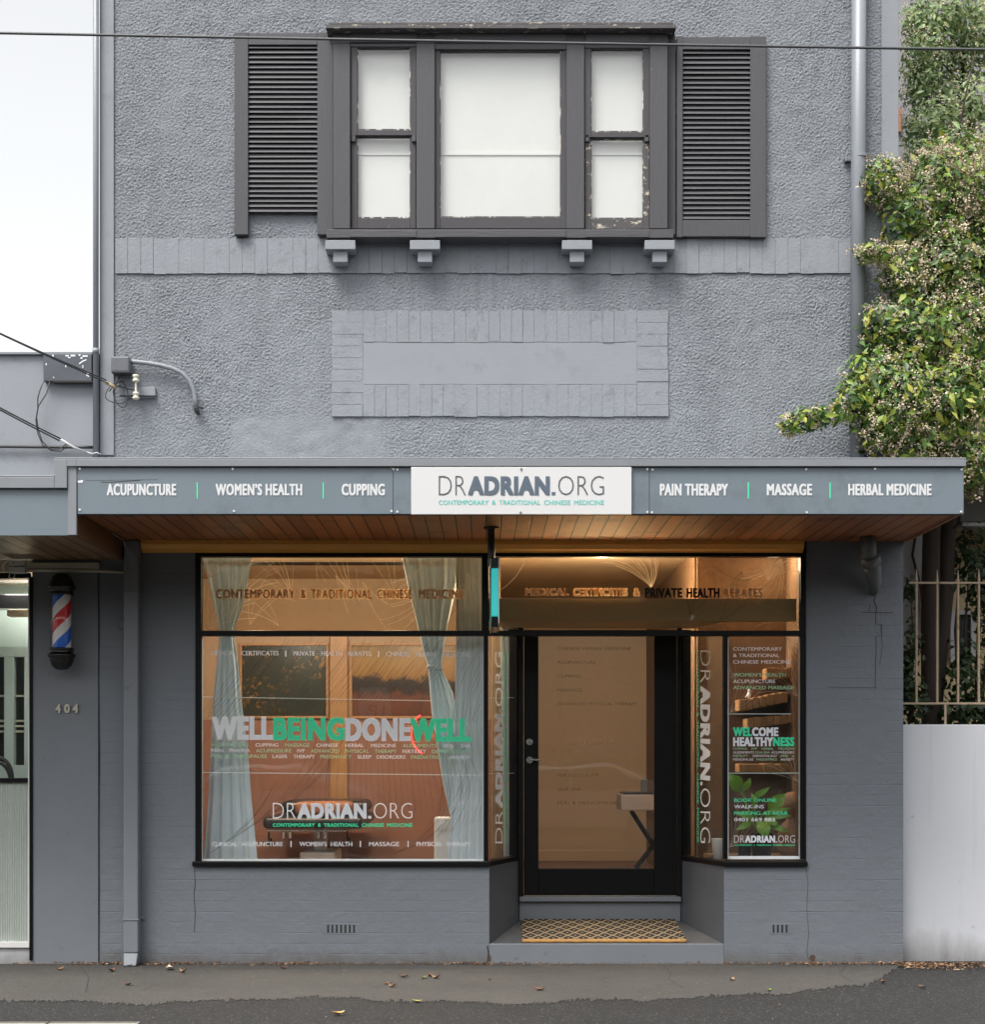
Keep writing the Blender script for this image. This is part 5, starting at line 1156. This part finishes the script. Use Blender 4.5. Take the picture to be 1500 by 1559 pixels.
def broad(b0, tip, wd, droop):
    b0, tip = Vector(b0), Vector(tip); ax = tip - b0; n_ = 9; side = ax.cross(Vector((0, -1, .25))).normalized(); vs, fs = [], []
    for i in range(n_ + 1):
        u = i / n_; ww = wd * (math.sin(math.pi * min(1, u ** .75)) + .02); p = b0 + ax * u + Vector((0, -.05 * math.sin(u * 3), -droop * u * u))
        up = Vector((0, -ww * .35, ww * .1)); vs += [p - side * ww + up, p, p + side * ww + up]
    for i in range(n_): a = 3 * i; fs += [(a, a + 3, a + 4, a + 1), (a + 1, a + 4, a + 5, a + 2)]
    return vs, fs
leaves = [((1128, 1205), (1108, 1176), 17), ((1131, 1205), (1143, 1182), 8), ((1145, 1216), (1173, 1196), 7), ((1150, 1232), (1144, 1205), 8), ((1170, 1232), (1196, 1206), 15), ((1165, 1243), (1206, 1240), 8), ((1168, 1255), (1202, 1265), 7),
          ((1164, 1246), (1187, 1256), 8), ((1156, 1250), (1168, 1275), 16), ((1145, 1250), (1120, 1262), 8), ((1160, 1240), (1205, 1228), 7), ((1150, 1245), (1117, 1235), 9)]
base = P(1158, 1285, .5)
stf = MB()
for (x0, y0), (x1, y1), wd in leaves:
    vs, fs = broad(P(x0, y0, .47), P(x1, y1, .40), wd / 290, .01); f = MB(); f.add(vs, fs); o = f.obj("leaf", 'houseleaf', t, smooth=True)
    q = P(x0, y0, .47); stf.tube([base, ((base[0] + q[0]) / 2, .49, (base[2] + q[2]) / 2 + .02), q], [.006, .005, .003], 6)
stf.obj("stem", 'houseleaf', t, smooth=True)
c = P(1207, 1306, .62); f = MB()
f.lathe([(.09, 0), (.12, .08), (.115, .2), (.085, .27), (.05, .30), (.052, .33), (.085, .37), (.095, .42), (.088, .47), (.06, .51), (.03, .525), (.002, .53)], c, 22, .8); 
tag(f.obj("carved_figure", 'carved', smooth=True), "brown carved wooden figure standing beside the houseplant", "carving")
c = P(1134, 1285, .42); f = MB(); f.lathe([(.02, 0), (.045, .015), (.075, .06), (.078, .066), (.07, .064), (.03, .03)], c, 22); tag(f.obj("clay_bowl", 'terracotta', smooth=True), "small terracotta bowl on a short black stand by the houseplant", "bowl")
f = MB(); c = P(1134, 1306, .42); f.lathe([(.05, 0), (.052, (1306 - 1286) / 200 * 1.03), (.02, .108)], c, 16); tag(f.obj("bowl_stand", 'blacksat'), "short black stand carrying the terracotta bowl", "stand")
c = P(1095, 1310, .35); f = MB(); f.lathe([(.042, 0), (.058, .17), (.060, .172), (.054, .171), (.04, .01)], c, 24); tag(f.obj("white_bucket", 'white', smooth=True), "white bucket behind the angled side window near the houseplant", "bucket")
f = MB(); f.prism([(1.78, .98), (FR + .03, .30), (X(1228), .16), (X(1228), .95)], 'z', .456, ZS + .045); tag(f.obj("display_plinth", 'stone'), "dark plinth under the plant in the narrow display", "plinth")
# lamps in the shop ceiling (their glow is what lights the rooms)
def ceiling_lamp(x, y, e, lab, size=.45):
    t = thing("ceiling_lamp", lab, "lamp", (x, y, 3.28), "lamps in the shop ceiling")
    f = MB(); f.box(x - size / 2 - .03, x + size / 2 + .03, y - .16, y + .16, 3.235, 3.279); f.obj("housing", 'white', t, bev=.006)
    f = MB(); f.box(x - size / 2, x + size / 2, y - .13, y + .13, 3.226, 3.2349); f.obj("diffuser", glow("lamp_glow", (1, .72, .42), 2.0), t)
    l = bpy.data.objects.new("lamp_light", bpy.data.lights.new("lamp_light", 'POINT')); col.objects.link(l); l.data.shadow_soft_size = .06
    l.data.energy = e; l.data.color = (1, .88, .72); l.location = (x, y, 3.12); l.parent = t; l.matrix_parent_inverse = Matrix.Translation(-Vector((x, y, 3.28)))
ceiling_lamp(-1.9, .95, 22, "oblong ceiling lamp above the curtain tied high")
ceiling_lamp(-.75, .95, 22, "oblong ceiling lamp above the heater")
ceiling_lamp(.95, .98, 47, "oblong ceiling lamp in the hall behind the glass door")
ceiling_lamp(2.3, .62, 2.0, "oblong ceiling lamp over the narrow display", .3)

def barber_fill_lamp():  # no known fixture; added to brighten the barber shop interior
    t = thing("ceiling_lamp", "small unseen lamp added just inside the barber window to brighten it", "lamp", (-3.75, .7, 3.02)); f = MB(); f.box(-3.95, -3.55, .6, .8, 2.985, 3.019); f.obj("housing", 'white', t, bev=.006)
    l = bpy.data.objects.new("lamp_light", bpy.data.lights.new("lamp_light", 'AREA')); col.objects.link(l); l.data.size = .3; l.data.energy = 7; l.data.color = (1, .96, .9); l.location = (-3.75, .7, 2.97); l.parent = t; l.matrix_parent_inverse = Matrix.Translation(-Vector((-3.75, .7, 3.02)))
barber_fill_lamp()

# ================================================================== GARDEN WALL, FENCE AND TREES (right)
YFc = .18
xw0 = X(1376) + .004
t = thing("garden_wall", "low white painted wall beside the shop carrying the spiked fence", "wall", (4.4, YFc, 0))
f = MB(); f.box(xw0, 9, YFc, YFc + .22, -.1, Z(1103, YFc)); f.obj("wall_body", 'whitewall', t, bev=.006)
t = thing("iron_fence", "beige spiked iron fence standing on the white garden wall", "fence", (4.4, YFc + .1, Z(1102, YFc)))
yb = YFc + .10
f = MB(); f.box(X(1384, yb), 9, yb - .008, yb + .008, Z(889, yb), Z(886, yb)); f.obj("top_rail", 'iron', t, bev=.002)
f = MB(); f.box(xw0, 9, yb - .008, yb + .008, Z(1072.5, yb), Z(1069.5, yb)); f.obj("bottom_rail", 'iron', t, bev=.002)
for i in range(22):
    px = 1396 + i * 31.7; p = P(px, 1070, yb); zt3 = Z(866 + 2 * math.sin(i), yb)
    f = MB(); f.tube([(p[0], yb, p[2] - .002), (p[0], yb, zt3 - .10), (p[0], yb, zt3 - .085), (p[0], yb, zt3)], [.0095, .0095, .011, .002], 8); f.obj("picket", 'iron', t)
f = MB(); 
for px in (1440, 1640, 1840): p = P(px, 1102, yb); f.box(p[0] - .008, p[0] + .008, yb - .007, yb + .007, p[2] - .02, Z(1069.4, yb))
f.obj("foot", 'iron', t)
# what stands behind the fence
t = thing("cream_house", "cream rendered house wall with a grey framed window glimpsed behind the fence", "building", (6, 4.6, 0))
f = MB(); f.box(3.7, 12, 4.6, 9, -.1, Z(703, 4.6)); f.obj("wall", 'creamwall', t)
f = MB(); f.box(3.6, 12.2, 4.4, 9.2, Z(703, 4.6) + .001, Z(690, 4.6) + .1); f.obj("roof", 'beam', t)
f = MB(); a, b_ = P(1447, 930, 4.55), P(1484, 1008, 4.55)
f.box(a[0], b_[0], 4.52, 4.599, b_[2], b_[2] + .04); f.box(a[0], b_[0], 4.52, 4.599, a[2] - .04, a[2]); f.box(a[0], a[0] + .05, 4.52, 4.599, b_[2] + .04, a[2] - .04); f.box(b_[0] - .04, b_[0], 4.52, 4.599, b_[2] + .04, a[2] - .04); w_ = f.obj("window", 'greyboard', t)
f = MB(); f.box(a[0] + .05, b_[0] - .04, 4.57, 4.598, b_[2] + .04, a[2] - .04); f.obj("pane", 'blackmetal', w_)
t = thing("concrete_beam", "rough grey concrete beam behind the end of the awning", "beam", P(1500, 795, .9)); f = MB(); f.pbox(1462, 727, 1700, 795, .9, 1.15); f.obj("beam", 'beam', t, bev=.012)
f = MB(); f.pbox(1466, 795.5, 1700, 801, .88, 1.15); f.obj("flashing", 'greyboard', t, bev=.004)
f = MB(); a = P(1376, 833, 1.6); f.add([P(1372, 800, 1.6), P(1407, 800, 1.6), P(1407, 985, 1.6), P(1380, 1010, 1.6), P(1372, 1010, 1.6)] + [P(1372, 800, 1.64), P(1407, 800, 1.64), P(1407, 985, 1.64), P(1380, 1010, 1.64), P(1372, 1010, 1.64)],
    [(0, 4, 3, 2, 1), (5, 6, 7, 8, 9), (0, 1, 6, 5), (1, 2, 7, 6), (2, 3, 8, 7), (3, 4, 9, 8), (4, 0, 5, 9)]); tag(f.obj("grey_sheet", 'greyboard'), "pale grey sheet leaning behind the fence next to the shop corner", "panel")
f = MB(); f.tube([P(1397, 800, 1.58), P(1390, 845, 1.58), P(1404, 900, 1.58), P(1406, 940, 1.58)], .012, 6); tag(f.obj("fallen_branch", 'bark'), "thin branch resting against the pale grey sheet", "branch")
t = thing("side_house", "tall brown grey rendered house wall rising behind the upper branches", "building", (6, 3.4, 0)); f = MB(); f.box(3.6, 14, 3.4, 4.3, 3.9, 9.5); f.obj("wall", 'sidewall', t)
f = MB(); f.pbox(1368.5, 165, 1373, 200, 3.36, 3.41); f.obj("brick_patch", 'terracotta', t)

def cloud(blobs, n, L, W, up=.35, jit=.9, shell=.55):
    """leaf-sized folded blades spread through ellipsoid clumps: (centre, radii, weight)"""
    wts = np.array([b[2] for b in blobs], float); wts /= wts.sum(); pick = rng.choice(len(blobs), n, p=wts)
    C_ = np.array([b[0] for b in blobs])[pick]; R_ = np.array([b[1] for b in blobs])[pick]
    d = rng.normal(0, 1, (n, 3)); d /= np.linalg.norm(d, axis=1, keepdims=True)
    r = (shell + (1 - shell) * rng.random((n, 1)) ** .6) * (1 + .16 * rng.normal(0, 1, (n, 1)))
    p = C_ + d * R_ * r
    nrm = d + np.array([0, -.25, up]) + jit * rng.normal(0, .5, (n, 3)); nrm /= np.linalg.norm(nrm, axis=1, keepdims=True)
    ax = rng.normal(0, 1, (n, 3)) + d * .7 + np.array([0, 0, -.2]); ax -= nrm * (ax * nrm).sum(1, keepdims=True); ax /= np.linalg.norm(ax, axis=1, keepdims=True)
    sd_ = np.cross(nrm, ax); s = rng.uniform(.65, 1.25, (n, 1)); l, w_ = L * s, W * s
    q = [p - ax * l * .5, p - ax * l * .08 + sd_ * w_ * .5 + nrm * w_ * .18, p + ax * l * .5 - nrm * l * .10, p - ax * l * .08 - sd_ * w_ * .5 + nrm * w_ * .18, p - ax * l * .05]
    return np.stack(q, 1)
def leaves_obj(name, q, m, parent):
    n = len(q); v = q.reshape(-1, 3); i = np.arange(n)[:, None] * 5
    t3 = np.concatenate([i + np.array([[0, 4, 1]]), i + np.array([[1, 4, 2]]), i + np.array([[2, 4, 3]]), i + np.array([[3, 4, 0]])], 1).reshape(-1)
    me = bpy.data.meshes.new(name); me.vertices.add(len(v)); me.vertices.foreach_set("co", v.astype(np.float32).ravel())
    nf = n * 4; me.loops.add(nf * 3); me.loops.foreach_set("vertex_index", t3.astype(np.int32)); me.polygons.add(nf); me.polygons.foreach_set("loop_start", np.arange(nf, dtype=np.int32) * 3)
    me.update(calc_edges=True); me.validate(); return link(name, me, m, parent)
def flowers(blobs, n_cl, per, spread, size):
    blobs = [(c_, r_, w_ * rng.uniform(.15, 1) ** 2) for c_, r_, w_ in blobs]
    base = cloud(blobs, n_cl, .01, .01, shell=.92)[:, 4]
    p = np.repeat(base, per, 0) + rng.normal(0, spread, (n_cl * per, 3)); m = len(p)
    d = rng.normal(0, 1, (m, 3)) + np.array([0, -.6, .5]); d /= np.linalg.norm(d, axis=1, keepdims=True); a = rng.normal(0, 1, (m, 3)); a -= d * (a * d).sum(1, keepdims=True); a /= np.linalg.norm(a, axis=1, keepdims=True); b = np.cross(d, a)
    s = size * rng.uniform(.6, 1.2, (m, 1))
    return np.stack([p - a * s, p + b * s, p + a * s, p - b * s, p + d * s * .5], 1)
def blob(px, py, Y, rx, ry, rz, w_=None):              # px radii in photo pixels
    k = (D + Y) / D / 200; r = (rx * k, ry, rz * k); return (P(px, py, Y), r, w_ or (r[0] * r[1] + r[0] * r[2] + r[1] * r[2]))
# the flowering tree: dense clumps along the facade's corner
bl = [blob(1345, 275, -.15, 32, .22, 34), blob(1372, 330, -.05, 36, .3, 50), blob(1425, 300, .25, 55, .4, 75), blob(1480, 300, .5, 50, .5, 80), blob(1330, 385, -.25, 26, .14, 14), blob(1375, 420, -.1, 34, .3, 46),
      blob(1430, 410, .1, 50, .45, 70), blob(1490, 420, .4, 50, .5, 80), blob(1345, 495, -.2, 36, .25, 32), blob(1395, 510, -.2, 50, .4, 60), blob(1455, 520, 0, 60, .5, 75), blob(1330, 570, -.3, 42, .26, 40), blob(1300, 610, -.35, 34, .2, 34),
      blob(1370, 610, -.35, 60, .4, 65), blob(1440, 620, -.25, 60, .5, 70), blob(1500, 600, .1, 55, .5, 90), blob(1255, 632, -.35, 32, .14, 16), blob(1225, 640, -.35, 26, .12, 19), blob(1202, 648, -.35, 15, .09, 13), blob(1345, 655, -.3, 45, .25, 34),
      blob(1400, 690, -.2, 50, .35, 40), blob(1470, 700, -.1, 40, .4, 50), blob(1482, 725, -.2, 22, .2, 28), blob(1560, 450, .5, 60, .6, 150), blob(1570, 650, .3, 60, .6, 110), blob(1445, 235, .6, 40, .3, 35)]
t = thing("flowering_tree", "dense green tree covered in small cream blossoms beside the facade", "tree", P(1425, 1330, .9))
leaves_obj("crown", np.concatenate([cloud(bl, 15000, .050, .021, shell=.45), cloud(bl, 7000, .074, .032, shell=.6), cloud(bl, 2500, .098, .042, shell=.75)]), 'leaf', t)
leaves_obj("blossoms", flowers(bl, 3000, 11, .018, .0095), 'petal', t)
f = MB(); f.tube([P(1424, 1330, .9), P(1419, 1090, .9), P(1417, 950, .88), P(1419, 800, .82), P(1425, 640, .6), P(1440, 420, .4), P(1450, 250, .5)], [.105, .082, .075, .070, .065, .05, .02], 14)
f.tube([P(1422, 1115, .95), P(1432, 1000, .97), P(1441, 900, .95), P(1445, 790, .9), P(1470, 640, .6), P(1500, 450, .5)], [.055, .06, .064, .060, .05, .02], 12); f.obj("trunk", 'bark', t, smooth=True)
f = MB()
for pts, r in (([(1422, 700, .6), (1370, 655, 0), (1300, 625, -.3), (1230, 642, -.35), (1200, 650, -.35)], .018), ([(1430, 560, .5), (1380, 520, .1), (1335, 500, -.1)], .018), ([(1440, 430, .4), (1390, 350, .1), (1345, 275, -.1)], .016), ([(1440, 440, .4), (1365, 400, 0), (1312, 385, -.22)], .012), ([(1450, 260, .5), (1470, 150, .6), (1490, 60, .7)], .012)):
    f.tube([P(*q) for q in pts], [r * (1 - .75 * i / (len(pts) - 1)) for i in range(len(pts))], 7)
f.obj("limb", 'bark', t, smooth=True)
# thinner, paler tree behind, against the grey house wall
bl2 = [blob(1440, 30, 1.5, 65, .4, 45), blob(1490, 60, 1.6, 50, .5, 70), blob(1410, 80, 1.4, 40, .3, 35), blob(1480, 165, 1.4, 50, .4, 50), blob(1425, 190, 1.3, 38, .3, 40), blob(1395, 40, 1.6, 26, .2, 50), blob(1400, 250, 1.2, 26, .3, 36), blob(1480, 250, 1.1, 50, .4, 50), blob(1400, 130, 1.5, 28, .3, 45), blob(1430, 120, 1.7, 50, .3, 60), blob(1392, 200, 1.3, 20, .2, 40), blob(1560, 120, 1.5, 60, .6, 140), blob(1450, -60, 1.6, 80, .5, 60)]
t = thing("slender_tree", "sparse pale green tree in front of the tall brown grey house wall", "tree", P(1520, 1300, 2.2))
leaves_obj("crown", cloud(bl2, 9500, .062, .028, shell=.2), 'leaf2', t)
leaves_obj("blossoms", flowers(bl2, 420, 9, .018, .008), 'petal', t)
f = MB(); f.tube([P(1520, 1330, 2.2), P(1515, 800, 2.1), P(1500, 400, 1.9), P(1470, 120, 1.7), P(1450, -60, 1.6)], [.07, .06, .05, .03, .012], 10); f.obj("trunk", 'bark', t, smooth=True)
f = MB()
for k in range(14):
    y = 20 + k * 20; x = 1500 - (400 - y) * .08; a = rng.uniform(-1, 1); f.tube([P(x, y + 60, 1.8), P(x - 35, y + 25 + a * 8, 1.6), P(x - 75 - rng.uniform(0, 25), y + a * 20, 1.45)], [.012, .008, .003], 6)
f.obj("limb", 'bark', t, smooth=True)
# dark shrubs in the shade behind the fence
bl3 = [blob(1475, 850, 1.0, 30, .3, 60), blob(1500, 900, 1.1, 30, .3, 80), blob(1468, 1020, .9, 35, .25, 55), blob(1440, 880, 1.1, 20, .2, 30), blob(1460, 1085, .8, 40, .25, 40), blob(1500, 1080, .9, 40, .3, 60), blob(1550, 950, 1.1, 50, .5, 150)]
t = thing("shrub", "large dark leafy shrub in the shade behind the iron fence pickets", "shrub", P(1470, 1330, 1.0))
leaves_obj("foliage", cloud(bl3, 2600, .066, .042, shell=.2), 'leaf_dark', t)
f = MB()
for px in (1455, 1470, 1490, 1505): f.tube([P(1475, 1330, 1.0), P((px + 1475) / 2, 1150, 1.0), P(px, 960, 1.0), P(px + 8, 850, 1.05)], [.018, .014, .010, .004], 7)
f.obj("stem", 'bark', t, smooth=True)
bl4 = [blob(1386, 900, .7, 10, .15, 22), blob(1390, 985, .7, 15, .15, 45), blob(1395, 1070, .7, 20, .2, 45), blob(1380, 1040, .75, 10, .2, 60)]
t = thing("shrub", "dark leafy creeper squeezed between the shop corner and the tree trunks", "shrub", P(1390, 1330, .7))
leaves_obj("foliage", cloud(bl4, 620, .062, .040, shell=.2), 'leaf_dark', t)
f = MB(); f.tube([P(1388, 1330, .7), P(1385, 1100, .7), P(1392, 980, .7), P(1386, 890, .7)], [.014, .011, .008, .003], 7); f.obj("stem", 'bark', t, smooth=True)
sheet("garden_soil", [(xw0, .41), (12, .41), (12, 4.55), (xw0, 4.55)], .02, 'bark')

# ================================================================== ACROSS THE STREET (behind the camera, seen only in the glass)
t = thing("parked_car", "pale silver hatchback parked at the opposite kerb, mirrored in the shop door", "car", (1.4, -14.9, 0))
prof = [(-2.05, .32), (-2.08, .62), (-1.95, .80), (-1.15, .95), (-.55, 1.40), (.75, 1.46), (1.55, 1.12), (2.0, .98), (2.06, .55), (2.0, .32)]
def car_body(sc_y): return [(1.4 + x, z) for x, z in prof]
f = MB(); f.prism(car_body(1), 'y', -15.7, -14.1); f.obj("body", plain("silver_paint", (.62, .63, .64), .25, .03, 3, metal=.3, coat=.6), t, bev=.10, seg=3)
for nm, y0, y1 in (("side_window", -14.098, -14.090),):
    for q in ([(-.98, .97), (-.48, 1.34), (.05, 1.38), (.05, .99)], [(.12, .99), (.12, 1.38), (.72, 1.38), (1.28, 1.08), (1.2, 1.0)]): f = MB(); f.prism([(1.4 + x, z) for x, z in q], 'y', y0 - .004, y1); f.obj(nm, 'blackmetal', t)
for wx in (-1.3, 1.3):
    for yy in (-14.15, -15.65):
        f = MB(); f.tube([(1.4 + wx, yy - .1, .32), (1.4 + wx, yy + .1, .32)], .32, 28); o = f.obj("wheel", 'blackmetal', t, bev=.03); f = MB(); f.tube([(1.4 + wx, yy - .105, .32), (1.4 + wx, yy + .105, .32)], .2, 20); f.obj("rim", 'chrome', o)
def car_copy(dx, label):
    def cp(o, par):
        c = o.copy(); col.objects.link(c)
        if par is not None: c.parent = par
        for ch in list(o.children): cp(ch, c)
        return c
    c = cp(t, None); c.location.x += dx; c['label'] = label; c['group'] = t['group'] = "cars parked at the opposite kerb"
car_copy(-5.2, "second pale silver hatchback at the opposite kerb, mirrored in the display window")
t = thing("parking_sign", "white parking sign on a pole across the street, mirrored in the display window", "sign", (-1.8, -14.0, 0))
f = MB(); f.tube([(-1.8, -14.05, 0), (-1.8, -14.05, 2.75)], .03, 10); f.obj("pole", 'chrome', t)
f = MB(); f.box(-2.03, -1.57, -14.02, -14.01, 2.15, 2.68); f.obj("plate", 'white', t)
f = MB(); put_text(f, "1P", (-1.66, -14.0085, 2.22), (-1.92, -14.0085, 2.22), (-1.66, -14.0085, 2.40), weight='medium', out=(0, 1, 0)); f.obj("lettering", plain("sign_green", (.02, .16, .06), .5, .05, 4), t)
t = thing("opposite_house", "brown brick house across the street, mirrored faintly in the glass", "building", (2, -24, 0))
f = MB(); f.box(-14, 4.5, -30, -24, -.1, 5.6); f.obj("wall", plain("pale_brick", (.36, .30, .24), .8, .2, 3), t)
f = MB(); f.prism([(-23.4, 5.601), (-30.6, 5.601), (-27, 8.0)], 'x', -14.5, 5.0); f.obj("roof", 'beam', t)
for x in (-11, -7, -3, 1): f = MB(); f.box(x, x + 1.4, -24.0, -23.95, 1.0, 2.4); o = f.obj("window", 'whitewall', t); f = MB(); f.box(x + .1, x + 1.3, -23.949, -23.93, 1.1, 2.3); f.obj("pane", 'blackmetal', o)
bl5 = [((x, -21 - rng.uniform(0, 2), z), (2.2, 1.4, 1.7), 1) for x in np.arange(-30, 31, 3.0) for z in (2.0, 4.2, 5.8) if not (-9 < x < 0 and z > 5)]
o = leaves_obj("treeline", cloud(bl5, 30000, .60, .42, shell=.3), 'leaf_dark', None); tag(o, "mass of trees added behind the camera to darken the reflections in the glass", "trees", kind="stuff")  # added and sized to keep bright low sky out of the glass
